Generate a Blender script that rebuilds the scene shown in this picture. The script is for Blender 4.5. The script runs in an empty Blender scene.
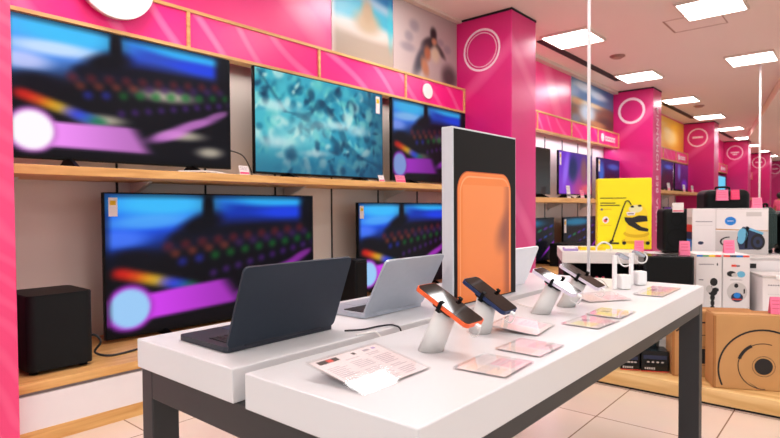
import bpy, bmesh, math, random
from mathutils import Vector, Matrix
random.seed(7)
SC = bpy.context.scene
COL = SC.collection
PI = math.pi

# ------------------------------------------------------------------ colour + materials
def lin(c):
    c = c / 255.0
    return c / 12.92 if c <= 0.04045 else ((c + 0.055) / 1.055) ** 2.4
def rgb(r, g, b): return (lin(r), lin(g), lin(b), 1.0)

def new_mat(name):
    m = bpy.data.materials.new(name); m.use_nodes = True
    nt = m.node_tree; b = nt.nodes['Principled BSDF']
    return m, nt, b
def setp(b, **k):
    names = dict(rough='Roughness', metal='Metallic', spec='Specular IOR Level', coat='Coat Weight', trans='Transmission Weight', ior='IOR', alpha='Alpha')
    for a, v in k.items(): b.inputs[names[a]].default_value = v
def plain(name, col, rough=.5, var=.04, scale=12, bump=0, **k):
    """Principled colour broken up by a little procedural noise."""
    m, nt, b = new_mat(name)
    c = rgb(*col); N = nt.nodes.new; L = nt.links.new
    tc = N('ShaderNodeTexCoord'); nz = N('ShaderNodeTexNoise'); nz.inputs['Scale'].default_value = scale
    nz.inputs['Detail'].default_value = 3
    L(tc.outputs['Object'], nz.inputs['Vector'])
    mx = N('ShaderNodeMix'); mx.data_type = 'RGBA'
    mx.inputs['A'].default_value = tuple(x * (1 - var * 2) for x in c[:3]) + (1,)
    mx.inputs['B'].default_value = tuple(min(1, x * (1 + var * 2)) for x in c[:3]) + (1,)
    L(nz.outputs['Fac'], mx.inputs['Factor']); L(mx.outputs['Result'], b.inputs['Base Color'])
    if bump:
        bp = N('ShaderNodeBump'); bp.inputs['Strength'].default_value = bump; bp.inputs['Distance'].default_value = .002
        L(nz.outputs['Fac'], bp.inputs['Height']); L(bp.outputs['Normal'], b.inputs['Normal'])
    setp(b, rough=rough, **k)
    return m
def wood(name, c1, c2, axis='X', scale=1.0, rough=.45):
    m, nt, b = new_mat(name); N = nt.nodes.new; L = nt.links.new
    tc = N('ShaderNodeTexCoord'); mp = N('ShaderNodeMapping')
    s = {'X': (1.2, 14, 14), 'Y': (14, 1.2, 14), 'Z': (14, 14, 1.2)}[axis]
    mp.inputs['Scale'].default_value = tuple(v * scale for v in s)
    L(tc.outputs['Object'], mp.inputs['Vector'])
    nz = N('ShaderNodeTexNoise'); nz.inputs['Scale'].default_value = 2.2; nz.inputs['Detail'].default_value = 6; nz.inputs['Distortion'].default_value = .6
    L(mp.outputs['Vector'], nz.inputs['Vector'])
    cr = N('ShaderNodeValToRGB'); cr.color_ramp.elements[0].position = .32; cr.color_ramp.elements[1].position = .68
    cr.color_ramp.elements[0].color = rgb(*c1); cr.color_ramp.elements[1].color = rgb(*c2)
    L(nz.outputs['Fac'], cr.inputs['Fac']); L(cr.outputs['Color'], b.inputs['Base Color'])
    setp(b, rough=rough); return m
def swoosh(name, base, light, scale, width=.04, rough=.3, rot=(0, 0, 0), strength=.7, coat=.3):
    """pink vinyl print with pale thin curved strokes and broad soft lighter areas"""
    m, nt, b = new_mat(name); N = nt.nodes.new; L = nt.links.new
    tc = N('ShaderNodeTexCoord'); mp = N('ShaderNodeMapping')
    mp.inputs['Rotation'].default_value = rot
    L(tc.outputs['Object'], mp.inputs['Vector'])
    wv = N('ShaderNodeTexWave'); wv.wave_type = 'BANDS'; wv.bands_direction = 'DIAGONAL'
    wv.inputs['Scale'].default_value = scale; wv.inputs['Distortion'].default_value = 7; wv.inputs['Detail'].default_value = .4
    wv.inputs['Detail Scale'].default_value = .55
    L(mp.outputs['Vector'], wv.inputs['Vector'])
    cr = N('ShaderNodeValToRGB'); e = cr.color_ramp.elements
    e[0].position = 1 - width * 5; e[0].color = (0, 0, 0, 1); e[1].position = 1.0; e[1].color = (1, 1, 1, 1)
    L(wv.outputs['Fac'], cr.inputs['Fac'])
    nz = N('ShaderNodeTexNoise'); nz.inputs['Scale'].default_value = 1.3; nz.inputs['Detail'].default_value = 1
    L(mp.outputs['Vector'], nz.inputs['Vector'])
    mul = N('ShaderNodeMath'); mul.operation = 'MULTIPLY'; L(cr.outputs['Color'], mul.inputs[0]); L(nz.outputs['Fac'], mul.inputs[1])
    mul2 = N('ShaderNodeMath'); mul2.operation = 'MULTIPLY'; mul2.inputs[1].default_value = strength; L(mul.outputs[0], mul2.inputs[0])
    mx0 = N('ShaderNodeMix'); mx0.data_type = 'RGBA'
    c = rgb(*base)
    mx0.inputs['A'].default_value = tuple(v * .82 for v in c[:3]) + (1,)
    mx0.inputs['B'].default_value = tuple(min(1, v * 1.2 + .012) for v in c[:3]) + (1,)
    L(nz.outputs['Fac'], mx0.inputs['Factor'])
    mx = N('ShaderNodeMix'); mx.data_type = 'RGBA'; mx.inputs['B'].default_value = rgb(*light)
    L(mx0.outputs['Result'], mx.inputs['A']); L(mul2.outputs[0], mx.inputs['Factor'])
    L(mx.outputs['Result'], b.inputs['Base Color'])
    setp(b, rough=rough, coat=coat); b.inputs['Coat Roughness'].default_value = .25
    return m
def emit(name, col, s):
    m, nt, b = new_mat(name)
    b.inputs['Base Color'].default_value = rgb(*col); b.inputs['Emission Color'].default_value = rgb(*col); b.inputs['Emission Strength'].default_value = s
    return m
def picture(name, emission=0.0, rough=.4, boost=1.0):
    """material that shows the colours computed per vertex by a picture function"""
    m, nt, b = new_mat(name); a = nt.nodes.new('ShaderNodeAttribute'); a.attribute_name = 'pic'
    if emission:
        b.inputs['Base Color'].default_value = (.01, .01, .012, 1)
        nt.links.new(a.outputs['Color'], b.inputs['Emission Color']); b.inputs['Emission Strength'].default_value = emission; b.inputs['Specular IOR Level'].default_value = .08
    else:
        nt.links.new(a.outputs['Color'], b.inputs['Base Color'])
    setp(b, rough=rough); return m

M = {}
M['slab'] = plain('white_laminate', (215, 213, 214), .3, .01, 3)
M['frame'] = plain('dark_grey_steel', (48, 48, 50), .48, .05, 6)
M['wood'] = wood('oak_shelf', (208, 152, 86), (236, 190, 124), 'X')
M['woodtrim'] = wood('oak_trim', (206, 160, 96), (232, 192, 128), 'X')
M['woodY'] = wood('pale_oak_platform', (214, 170, 104), (242, 208, 148), 'Y', .55, .4)
M['whitepanel'] = plain('white_panel', (238, 230, 230), .4, .01)
M['gap'] = plain('grey_channel', (150, 140, 142), .5)
M['backwall'] = plain('taupe_slatwall', (240, 228, 220), .5, .02, 2)
M['seam'] = plain('black_slot', (22, 20, 22), .7)
M['pink'] = swoosh('magenta_vinyl', (214, 18, 122), (244, 120, 176), .34, .012, .34)
M['pinkwall'] = swoosh('pink_mural_vinyl', (238, 54, 136), (255, 140, 184), .3, .012, .32)
M['pinkpost'] = swoosh('pink_ribbed_vinyl', (250, 70, 130), (255, 130, 170), 5, .12, .35, strength=.5)
M['pinkband'] = swoosh('hot_pink_panel', (255, 28, 136), (255, 150, 200), 1.5, .035, .3, strength=.8)
M['white'] = plain('white_plastic', (240, 238, 236), .35, .01)
M['matwhite'] = plain('white_stand', (228, 224, 220), .45, .01)
M['ringwhite'] = plain('white_ring_vinyl', (250, 220, 232), .5, .01)
M['black'] = plain('black_plastic', (9, 9, 10), .5, .05, spec=.25)
M['softblack'] = plain('black_cabinet', (21, 23, 25), .6, .08, 40, .15, spec=.25)
M['bezel'] = plain('tv_bezel', (6, 6, 8), .45, spec=.2)
M['navy'] = plain('blue_grey_aluminium', (40, 50, 64), .42, .03, 60, metal=.35)
M['navydark'] = plain('dark_blue_aluminium', (30, 34, 46), .45, .03)
M['key'] = plain('black_keys', (16, 16, 20), .5)
M['silver'] = plain('silver_aluminium', (176, 182, 192), .38, .02, 60, metal=.55)
M['silverlite'] = plain('pale_silver_aluminium', (232, 232, 236), .45, .02, 60)
M['charcoal'] = plain('charcoal_print', (26, 24, 24), .55, .03, spec=.2)
M['orange'] = plain('orange_print', (240, 138, 70), .45, .04, 3)
M['orangelite'] = plain('pale_orange_edge', (252, 172, 120), .45)
M['orangedark'] = plain('burnt_orange_edge', (196, 92, 46), .45)
M['orangecase'] = plain('orange_case', (240, 104, 52), .4)
M['bluecase'] = plain('navy_case', (28, 48, 92), .4)
M['palecase'] = plain('pale_lilac_case', (222, 212, 226), .35)
M['glass'] = plain('dark_phone_glass', (26, 21, 20), .05, .02, spec=.32)
M['rubber'] = plain('black_rubber', (8, 8, 9), .6, spec=.2)
M['paper'] = plain('white_paper', (236, 226, 226), .6, .02)
M['cord'] = plain('black_cord', (30, 28, 34), .5)
M['whitecord'] = plain('white_cord', (235, 232, 228), .4)
M['tagpink'] = plain('pink_price_card', (250, 130, 165), .6, .04)
M['taghot'] = plain('hot_pink_card', (242, 70, 120), .6, .04)
M['tagline'] = plain('soft_red_line', (226, 104, 134), .7)
M['ink'] = plain('grey_ink', (128, 118, 124), .7)
M['darkink'] = plain('dark_ink', (38, 34, 34), .7)
M['yellow'] = plain('yellow_carton', (246, 230, 0), .4, .02, 4)
M['yellow2'] = plain('yellow_print', (250, 214, 40), .5, .03)
M['yellowdk'] = plain('deep_yellow_print', (226, 188, 16), .5, .03)
M['card'] = plain('brown_cardboard', (200, 152, 98), .75, .06, 5)
M['cardedge'] = plain('worn_cardboard_edge', (172, 118, 66), .8, .08, 20)
M['cartonwhite'] = plain('white_carton', (232, 224, 222), .5, .02)
M['cartongrey'] = plain('pale_grey_print', (206, 198, 194), .5, .04, 3)
M['cartonblack'] = plain('glossy_black_carton', (18, 17, 18), .22, .05, spec=.35)
M['blue'] = plain('blue_print', (34, 128, 208), .5)
M['navyprint'] = plain('navy_print', (40, 48, 78), .5)
M['cyan'] = plain('cyan_print', (110, 180, 210), .5)
M['red'] = plain('red_print', (226, 76, 60), .5)
M['rainbowg'] = plain('green_print', (110, 180, 120), .5)
M['luggage'] = plain('black_suitcase_shell', (12, 12, 13), .5, .1, 9, spec=.25)
M['luggreen'] = plain('dark_green_shell', (38, 56, 52), .4, .1, 9)
M['ceilgrey'] = plain('dark_slot', (52, 40, 42), .7)
M['ceildetail'] = plain('ceiling_device', (176, 140, 128), .6)
M['teal'] = plain('dark_teal_carton', (26, 48, 54), .4)
M['boardgrey'] = plain('light_grey_board', (206, 207, 211), .45, .01)
M['pole'] = plain('white_painted_pole', (240, 236, 236), .35, .01)
M['skin'] = plain('skin', (206, 150, 122), .6)
M['hair'] = plain('dark_hair', (40, 28, 24), .6)
M['pinkshirt'] = plain('pink_shirt', (232, 100, 140), .8)
M['darktrousers'] = plain('dark_trousers', (32, 32, 38), .8)
M['diffuser'] = emit('light_diffuser', (255, 250, 246), 9.0)
M['lightframe'] = plain('light_frame', (222, 208, 196), .5)
M['yellowwall'] = plain('yellow_mural', (240, 178, 40), .4, .1, 2)
M['screen'] = picture('lit_screen', 1.0, .25)
M['screendim'] = picture('lit_screen_far', .9, .2)
M['print'] = picture('mural_print', 0, .35)

# acrylic
def acrylic():
    m, nt, b = new_mat('clear_acrylic')
    N = nt.nodes.new; L = nt.links.new
    tr = N('ShaderNodeBsdfTransparent'); tr.inputs['Color'].default_value = (.985, .98, .98, 1)
    gl = N('ShaderNodeBsdfGlossy'); gl.inputs['Roughness'].default_value = .04
    lw = N('ShaderNodeLayerWeight'); lw.inputs['Blend'].default_value = .5
    pw = N('ShaderNodeMath'); pw.operation = 'POWER'; pw.inputs[1].default_value = 4; L(lw.outputs['Facing'], pw.inputs[0])
    ma = N('ShaderNodeMath'); ma.operation = 'MULTIPLY_ADD'; ma.inputs[1].default_value = .5; ma.inputs[2].default_value = .035; L(pw.outputs[0], ma.inputs[0])
    mx = N('ShaderNodeMixShader'); L(ma.outputs[0], mx.inputs['Fac']); L(tr.outputs[0], mx.inputs[1]); L(gl.outputs[0], mx.inputs[2])
    L(mx.outputs[0], nt.nodes['Material Output'].inputs['Surface'])
    return m
M['acrylic'] = acrylic()

def floor_mat():
    m, nt, b = new_mat('beige_floor_tiles'); N = nt.nodes.new; L = nt.links.new
    tc = N('ShaderNodeTexCoord'); mp = N('ShaderNodeMapping')
    mp.inputs['Location'].default_value = (-2.785 + 5.2 * 2, -.50 + 5.2 * 2, 0)
    L(tc.outputs['Object'], mp.inputs['Vector'])
    br = N('ShaderNodeTexBrick'); br.offset = 0; br.squash = 1
    br.inputs['Scale'].default_value = 1; br.inputs['Brick Width'].default_value = .52; br.inputs['Row Height'].default_value = .52
    br.inputs['Mortar Size'].default_value = .0035; br.inputs['Mortar Smooth'].default_value = .1
    br.inputs['Color1'].default_value = rgb(226, 206, 190); br.inputs['Color2'].default_value = rgb(232, 213, 198); br.inputs['Mortar'].default_value = rgb(150, 122, 104)
    L(mp.outputs['Vector'], br.inputs['Vector'])
    nz = N('ShaderNodeTexNoise'); nz.inputs['Scale'].default_value = 3; nz.inputs['Detail'].default_value = 4; L(tc.outputs['Object'], nz.inputs['Vector'])
    mx = N('ShaderNodeMix'); mx.data_type = 'RGBA'; mx.blend_type = 'MULTIPLY'; mx.inputs['Factor'].default_value = .12
    L(br.outputs['Color'], mx.inputs['A']); L(nz.outputs['Color'], mx.inputs['B']); L(mx.outputs['Result'], b.inputs['Base Color'])
    setp(b, rough=.22); return m
M['floor'] = floor_mat()
M['ceiling'] = plain('warm_white_ceiling', (240, 226, 220), .8, .01, 1)
M['ceiling2'] = plain('beige_ceiling', (246, 230, 218), .8, .01, 1)
M['endwall'] = plain('beige_end_wall', (226, 190, 150), .7, .05, 1)

# ------------------------------------------------------------------ mesh builder
class MB:
    def __init__(s): s.bm = bmesh.new(); s.mats = []
    def mi(s, m):
        m = M[m] if isinstance(m, str) else m
        if m not in s.mats: s.mats.append(m)
        return s.mats.index(m)
    def _fin(s, faces, m, smooth=False):
        i = s.mi(m)
        for f in faces: f.material_index = i; f.smooth = smooth
    def box(s, c, d, m, rot=None, bev=0, seg=2):
        mat = Matrix.Translation(Vector(c)) @ (rot.to_4x4() if rot else Matrix()) @ Matrix.Diagonal((d[0], d[1], d[2], 1))
        r = bmesh.ops.create_cube(s.bm, size=1, matrix=mat); vs = r['verts']
        if bev:
            es = list({e for v in vs for e in v.link_edges})
            rr = bmesh.ops.bevel(s.bm, geom=es, offset=bev, segments=seg, affect='EDGES', profile=.5)
            fs = list({f for v in rr['verts'] for f in v.link_faces}) or rr['faces']
            s._fin(fs, m)
        else: s._fin({f for v in vs for f in v.link_faces}, m)
        return s
    def lim(s, x0, x1, y0, y1, z0, z1, m, bev=0):
        return s.box(((x0 + x1) / 2, (y0 + y1) / 2, (z0 + z1) / 2), (abs(x1 - x0), abs(y1 - y0), abs(z1 - z0)), m, bev=bev)
    def cyl(s, a, b, r1, m, r2=None, seg=32, cap=True, smooth=True):
        a, b = Vector(a), Vector(b); r2 = r1 if r2 is None else r2
        z = (b - a).normalized(); x = z.orthogonal().normalized(); y = z.cross(x)
        A = [s.bm.verts.new(a + (x * math.cos(t) + y * math.sin(t)) * r1) for t in [2 * PI * i / seg for i in range(seg)]]
        B = [s.bm.verts.new(b + (x * math.cos(t) + y * math.sin(t)) * r2) for t in [2 * PI * i / seg for i in range(seg)]]
        fs = [s.bm.faces.new((A[i], A[(i + 1) % seg], B[(i + 1) % seg], B[i])) for i in range(seg)]
        s._fin(fs, m, smooth)
        if cap: s._fin([s.bm.faces.new(A[::-1]), s.bm.faces.new(B)], m)
        return s
    def prism(s, pts, vec, m, bev=0):
        """closed polygon pts extruded by vec"""
        A = [s.bm.verts.new(Vector(p)) for p in pts]; B = [s.bm.verts.new(Vector(p) + Vector(vec)) for p in pts]
        n = len(pts)
        fs = [s.bm.faces.new((A[i], A[(i + 1) % n], B[(i + 1) % n], B[i])) for i in range(n)] + [s.bm.faces.new(A[::-1]), s.bm.faces.new(B)]
        s._fin(fs, m); bmesh.ops.recalc_face_normals(s.bm, faces=fs)
        return s
    def poly(s, pts, m):
        s._fin([s.bm.faces.new([s.bm.verts.new(Vector(p)) for p in pts])], m); return s
    def tube(s, pts, r, m, seg=8, sub=6):
        P = [Vector(p) for p in pts]; Q = []
        if len(P) > 2:
            for i in range(len(P) - 1):
                p0 = P[max(i - 1, 0)]; p1 = P[i]; p2 = P[i + 1]; p3 = P[min(i + 2, len(P) - 1)]
                for k in range(sub):
                    t = k / sub
                    Q.append(.5 * ((2 * p1) + (p2 - p0) * t + (2 * p0 - 5 * p1 + 4 * p2 - p3) * t * t + (3 * p1 - p0 - 3 * p2 + p3) * t ** 3))
            Q.append(P[-1])
        else: Q = P
        rings = []; up = None
        for i, q in enumerate(Q):
            d = (Q[min(i + 1, len(Q) - 1)] - Q[max(i - 1, 0)]).normalized()
            x = d.orthogonal().normalized() if up is None else (up - d * up.dot(d)).normalized()
            up = x; y = d.cross(x)
            rings.append([s.bm.verts.new(q + (x * math.cos(t) + y * math.sin(t)) * r) for t in [2 * PI * k / seg for k in range(seg)]])
        fs = []
        for a, b in zip(rings, rings[1:]):
            fs += [s.bm.faces.new((a[k], a[(k + 1) % seg], b[(k + 1) % seg], b[k])) for k in range(seg)]
        s._fin(fs, m, True); s._fin([s.bm.faces.new(rings[0][::-1]), s.bm.faces.new(rings[-1])], m)
        return s
    def ring(s, c, ax, ay, r0, r1, m, seg=48, depth=0):
        """flat annulus centre c in plane (ax, ay)"""
        c, ax, ay = Vector(c), Vector(ax), Vector(ay)
        A = [s.bm.verts.new(c + ax * r0 * math.cos(t) + ay * r0 * math.sin(t)) for t in [2 * PI * i / seg for i in range(seg)]]
        B = [s.bm.verts.new(c + ax * r1 * math.cos(t) + ay * r1 * math.sin(t)) for t in [2 * PI * i / seg for i in range(seg)]]
        s._fin([s.bm.faces.new((A[i], A[(i + 1) % seg], B[(i + 1) % seg], B[i])) for i in range(seg)], m); return s
    def ell(s, c, rx, rz, m, y=None, seg=28):
        """flat ellipse facing -Y; c=(x,y,z)"""
        return s.poly([(c[0] + rx * math.cos(2 * PI * i / seg), c[1], c[2] + rz * math.sin(2 * PI * i / seg)) for i in range(seg)], m)
    def build(s, name, parent=None, loc=(0, 0, 0), rotz=0, weld=False):
        me = bpy.data.meshes.new(name); s.bm.to_mesh(me); s.bm.free()
        for m in s.mats: me.materials.append(m)
        o = bpy.data.objects.new(name, me); COL.objects.link(o)
        o.location = loc; o.rotation_euler = (0, 0, rotz)
        if parent is not None: o.parent = parent
        return o

def thing(name, label, cat, loc=(0, 0, 0), rotz=0, group=None):
    o = bpy.data.objects.new(name, None); COL.objects.link(o); o.empty_display_size = .05
    o.location = loc; o.rotation_euler = (0, 0, rotz); o['label'] = label; o['category'] = cat
    if group: o['group'] = group
    return o
def tag(o, label, cat, group=None):
    o['label'] = label; o['category'] = cat
    if group: o['group'] = group
    return o
def struct(o): o['kind'] = 'structure'; return o
def dup(o, parent=None):
    c = o.copy(); COL.objects.link(c)
    if parent is not None: c.parent = parent
    for ch in [x for x in COL.objects if x.parent == o]: dup(ch, c)
    return c
def rrect(x0, x1, z0, z1, r, n=6):
    pts = []
    for cx, cz, a0 in ((x1 - r, z1 - r, 0), (x0 + r, z1 - r, 90), (x0 + r, z0 + r, 180), (x1 - r, z0 + r, 270)):
        for i in range(n + 1):
            a = math.radians(a0 + 90 * i / n); pts.append((cx + r * math.cos(a), cz + r * math.sin(a)))
    return pts
def picmesh(name, w, h, fn, mat, parent, loc=(0, 0, 0), nx=110, ny=62):
    """upright sheet facing -Y whose vertices carry the colours of fn(u, v)"""
    vs = [(w * (i / nx - .5), 0, h * j / ny) for j in range(ny + 1) for i in range(nx + 1)]
    fs = [(j * (nx + 1) + i, j * (nx + 1) + i + 1, (j + 1) * (nx + 1) + i + 1, (j + 1) * (nx + 1) + i) for j in range(ny) for i in range(nx)]
    me = bpy.data.meshes.new(name); me.from_pydata(vs, [], fs)
    a = me.color_attributes.new('pic', 'FLOAT_COLOR', 'POINT')
    buf = []
    for j in range(ny + 1):
        for i in range(nx + 1):
            c = fn(i / nx, j / ny); buf += [lin(max(0, min(255, k))) for k in c] + [1]
    a.data.foreach_set('color', buf)
    me.materials.append(M[mat])
    o = bpy.data.objects.new(name, me); COL.objects.link(o); o.location = loc
    if parent is not None: o.parent = parent
    return o
def attach(o, t):
    m = Matrix.Translation(t.location) @ Matrix.Rotation(t.rotation_euler.z, 4, 'Z')
    o.parent = t; o.matrix_parent_inverse = m.inverted(); return o
def find(txt): return [x for x in COL.objects if txt in x.get('label', '')][0]
def sm(a, b, x):
    t = max(0, min(1, (x - a) / (b - a))); return t * t * (3 - 2 * t)
def mixc(a, b, t): return tuple(p + (q - p) * t for p, q in zip(a, b))
def blob(c, u, v, cu, cv, ru, rv, col, k=1.0, ang=0, soft=.6):
    du, dv = u - cu, (v - cv) * .5625
    if ang:
        ca, sa = math.cos(ang), math.sin(ang); du, dv = du * ca + dv * sa, -du * sa + dv * ca
    d = math.hypot(du / ru, dv / (rv * .5625))
    return mixc(c, col, k * (1 - sm(1 - soft, 1 + soft, d)))

def keyboard_pic(bar, disc, dim=1.0, pale=0.0):
    dots = []
    for i in range(10):
        dots.append((.24 + .075 * i, .61 + .012 * i, .022, .036, (120, 30, 34)))
        dots.append((.30 + .075 * i, .49 + .016 * i, .02, .032, (40, 50, 180) if i < 2 else (16, 120, 40)))
        dots.append((.44 + .062 * i, .38 + .022 * i, .018, .028, (84, 34, 130)))
        dots.append((.27 + .075 * i, .555 + .014 * i, .02, .03, (150, 64, 44) if i < 4 else (74, 36, 96)))
    def fn(u, v):
        c = (5, 5, 14)
        c = mixc(c, (14, 20, 62), .9 * sm(.5, .8, v))
        lf = sm(.40 + .5 * u, .72 + .35 * u, v) * (1 - sm(.30, .44, u))
        c = mixc(c, mixc((30, 90, 235), (96, 160, 250), pale), lf)
        c = mixc(c, mixc((16, 60, 190), (50, 90, 215), pale), sm(.74, .86, v) * sm(.42, .5, u) * .9)
        c = blob(c, u, v, .22, .93, .24, .10, (70, 200, 252), .9)
        c = blob(c, u, v, .17, .80, .17, .05, mixc((90, 180, 250), (225, 240, 255), pale), .8, .04)
        c = blob(c, u, v, .05, .68, .10, .06, mixc((80, 130, 250), (215, 215, 255), pale), .8)
        c = blob(c, u, v, .76, .96, .26, .05, (50, 180, 245), .95, -.03)
        c = blob(c, u, v, .84, .86, .16, .05, (30, 70, 230), .9)
        c = blob(c, u, v, .42, .90, .025, .14, (3, 4, 14), 1)
        c = blob(c, u, v, .38, .76, .10, .075, (3, 4, 16), 1, .35)
        c = blob(c, u, v, .62, .72, .28, .04, (4, 6, 22), .9, .03)
        c = blob(c, u, v, .30, .66, .06, .05, (5, 8, 24), .9)
        c = blob(c, u, v, .97, .85, .05, .26, (6, 6, 14), .95)
        c = blob(c, u, v, .10, .53, .10, .07, (8, 8, 20), .95)
        if pale:
            for a in ((.66, .575, .13, .05), (.36, .31, .09, .04), (.74, .25, .10, .04), (.88, .12, .07, .045)):
                c = blob(c, u, v, *a, (226, 214, 190), .75 * pale, .03, .8)
        for d in dots: c = blob(c, u, v, d[0], d[1], d[2], d[3], d[4], .62, 0, 1.0)
        for q in range(9):
            t_ = q / 8.0
            col = [(220, 30, 24), (236, 50, 26), (240, 100, 28), (244, 170, 30), (230, 190, 60), (120, 110, 200), (60, 80, 240), (40, 100, 190), (24, 120, 80)][q]
            c = blob(c, u, v, .05 + .29 * t_, .44 - .15 * t_, .032, .038, col, .8, 0, .9)
        vc = v - (.05 * (1 - pale) + .02) * u * 2
        bt = (1 - sm(.235, .275, vc)) * sm(.055, .095, vc + .05 * u) * (1 - sm(.50, .60, u + .35 * (vc - .1)))
        c = mixc(c, mixc(bar, tuple(k * .75 for k in bar), sm(.1, .6, u)), bt)
        c = blob(c, u, v, .66, .24, .10, .045, tuple(k * .9 for k in bar), .85, .30)
        c = blob(c, u, v, .80, .36, .13, .04, tuple(k * .85 for k in bar), .85, .33)
        c = blob(c, u, v, .93, .47, .07, .03, tuple(k * .7 for k in bar), .8, .33)
        c = blob(c, u, v, .085, .185, .094, .168, tuple(k * .85 for k in bar), 1, 0, .18)
        c = blob(c, u, v, .085, .185, .078, .139, disc, 1, 0, .16)
        e = sm(0, .03, u) * sm(0, .03, 1 - u) * sm(0, .05, v) * sm(0, .05, 1 - v)
        return tuple(k * dim * (.5 + .5 * e) for k in c)
    return fn
_g = random.Random(3)
_mb = [(_g.random(), _g.random(), .008 + .035 * _g.random(), .014 + .055 * _g.random(), _g.choice([(150, 225, 220), (24, 110, 140), (16, 60, 92), (100, 200, 200), (205, 236, 230), (40, 150, 180), (80, 190, 205), (70, 170, 190)]), _g.random() * 3) for _ in range(420)]
_vein = [(.02, .98), (.2, .62), (.34, .58), (.47, .78), (.62, .56), (.66, .34), (.80, .22), (.98, .12)]
def marble_pic(u, v):
    c = mixc((80, 190, 205), (50, 150, 185), u)
    for b in _mb: c = blob(c, u, v, b[0], b[1], b[2], b[3], b[4], .7, b[5], .6)
    for (x0, y0), (x1, y1) in zip(_vein, _vein[1:]):
        t = max(0, min(1, ((u - x0) * (x1 - x0) + (v - y0) * (y1 - y0)) / ((x1 - x0) ** 2 + (y1 - y0) ** 2)))
        d = math.hypot(u - x0 - t * (x1 - x0), v - y0 - t * (y1 - y0))
        w = .022 + .012 * math.sin(31 * u + 17 * v)
        c = mixc(c, (20, 70, 100), .5 * (1 - sm(w * .4, w * 1.6, d)))
    c = blob(c, u, v, .3, .42, .20, .14, (180, 226, 224), .5, .3, .8)
    for a in ((.14, .66, .09, .05), (.14, .30, .10, .05), (.60, .55, .12, .04), (.78, .52, .08, .05), (.42, .22, .1, .03)): c = blob(c, u, v, *a, (214, 240, 240), .75, .05, .9)
    c = mixc(c, (18, 60, 96), .5 * (1 - sm(0, .4, v)))
    c = mixc(c, (14, 52, 84), .5 * sm(.7, 1, u))
    return c
def beach_pic(u, v):
    c = mixc((176, 160, 146), (70, 168, 194), sm(.38, .48, v))
    c = mixc(c, (40, 120, 180), sm(.72, .85, v))
    c = mixc(c, (178, 192, 208), .8 * (1 - sm(0, .12, abs(v - .82 + .18 * (u - .5)))))
    c = blob(c, u, v, .52, .42, .7, .1, (214, 204, 198), .9)
    c = blob(c, u, v, .55, .52, .20, .14, (182, 160, 134), 1)
    c = blob(c, u, v, .55, .66, .09, .14, (176, 152, 124), 1)
    c = blob(c, u, v, .95, .6, .05, .3, (70, 186, 200), .6)
    c = mixc(c, (225, 205, 205), .7 * (1 - sm(0, .08, u)))
    return c
def portrait_pic(u, v):
    c = mixc((196, 180, 178), (176, 156, 156), u)
    for a in ((.3, .72, .07, .08), (.22, .55, .06, .07), (.72, .62, .05, .05), (.83, .55, .06, .06), (.2, .4, .1, .06)): c = blob(c, u, v, *a, (138, 128, 138), .6)
    c = blob(c, u, v, .60, .70, .05, .09, (34, 28, 34), 1)
    c = blob(c, u, v, .53, .55, .11, .08, (44, 36, 40), 1, .3)
    c = blob(c, u, v, .70, .50, .10, .05, (60, 48, 50), 1, -.5)
    c = blob(c, u, v, .61, .60, .04, .05, (192, 128, 98), 1)
    c = blob(c, u, v, .63, .42, .07, .11, (206, 186, 160), 1)
    c = blob(c, u, v, .40, .30, .16, .10, (72, 74, 84), 1, .9)
    c = blob(c, u, v, .50, .40, .05, .10, (172, 104, 70), 1)
    c = blob(c, u, v, .46, .2, .05, .14, (186, 128, 94), 1, .6)
    c = blob(c, u, v, .86, .15, .12, .16, (70, 58, 60), .9)
    return c
def lake_pic(u, v):
    c = mixc((120, 84, 60), (70, 110, 150), sm(.3, .62, v))
    for a, col in (((.25, .86, .2, .1), (208, 214, 222)), ((.6, .78, .22, .09), (196, 204, 214)), ((.85, .92, .15, .08), (60, 106, 160)), ((.1, .7, .1, .1), (50, 100, 156)), ((.12, .5, .16, .08), (196, 140, 84)),
                   ((.5, .52, .3, .05), (212, 178, 130)), ((.35, .3, .18, .2), (176, 206, 226)), ((.85, .45, .2, .10), (120, 76, 52)), ((.8, .2, .2, .12), (70, 56, 48)), ((.6, .12, .2, .06), (176, 124, 80)), ((.1, .12, .1, .1), (110, 130, 150))):
        c = blob(c, u, v, *a, col, .85)
    return c
def glass_pic(u, v):
    c = mixc((190, 60, 140), (90, 60, 160), sm(.1, .8, v)); c = mixc(c, (130, 60, 230), .8 * (1 - sm(.2, .6, u)))
    c = blob(c, u, v, .4, .62, .13, .3, (30, 46, 104), 1, -.1); c = blob(c, u, v, .75, .6, .1, .3, (150, 96, 100), .9)
    c = blob(c, u, v, .2, .6, .07, .4, (168, 120, 255), .8, -.3); c = blob(c, u, v, .85, .12, .2, .12, (232, 96, 110), .9)
    return c
def dusk_pic(u, v):
    c = mixc((50, 14, 40), (30, 40, 110), sm(.3, .9, v)); c = blob(c, u, v, .15, .6, .12, .3, (40, 120, 220), .9); c = blob(c, u, v, .7, .8, .25, .08, (70, 110, 210), .8)
    c = blob(c, u, v, .6, .3, .3, .25, (60, 16, 50), .9); return c
def racing_pic(u, v):
    c = (8, 10, 22)
    for i in range(7):
        c = blob(c, u, v, .15 + .13 * i, .5 + .05 * i, .05, .03, [(30, 60, 200), (20, 150, 90), (120, 40, 180)][i % 3], .7, .3)
        c = blob(c, u, v, .2 + .12 * i, .25 + .06 * i, .04, .025, [(90, 30, 160), (30, 90, 200)][i % 2], .7, .3)
    c = blob(c, u, v, .35, .88, .4, .1, (30, 130, 170), .9); c = blob(c, u, v, .9, .3, .2, .03, (170, 40, 210), .9, .6)
    return c
def purple_pic(u, v):
    c = mixc((50, 20, 70), (90, 40, 120), v); c = blob(c, u, v, .3, .7, .1, .3, (110, 120, 200), .8); return blob(c, u, v, .7, .2, .2, .2, (110, 50, 200), .8)
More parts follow.
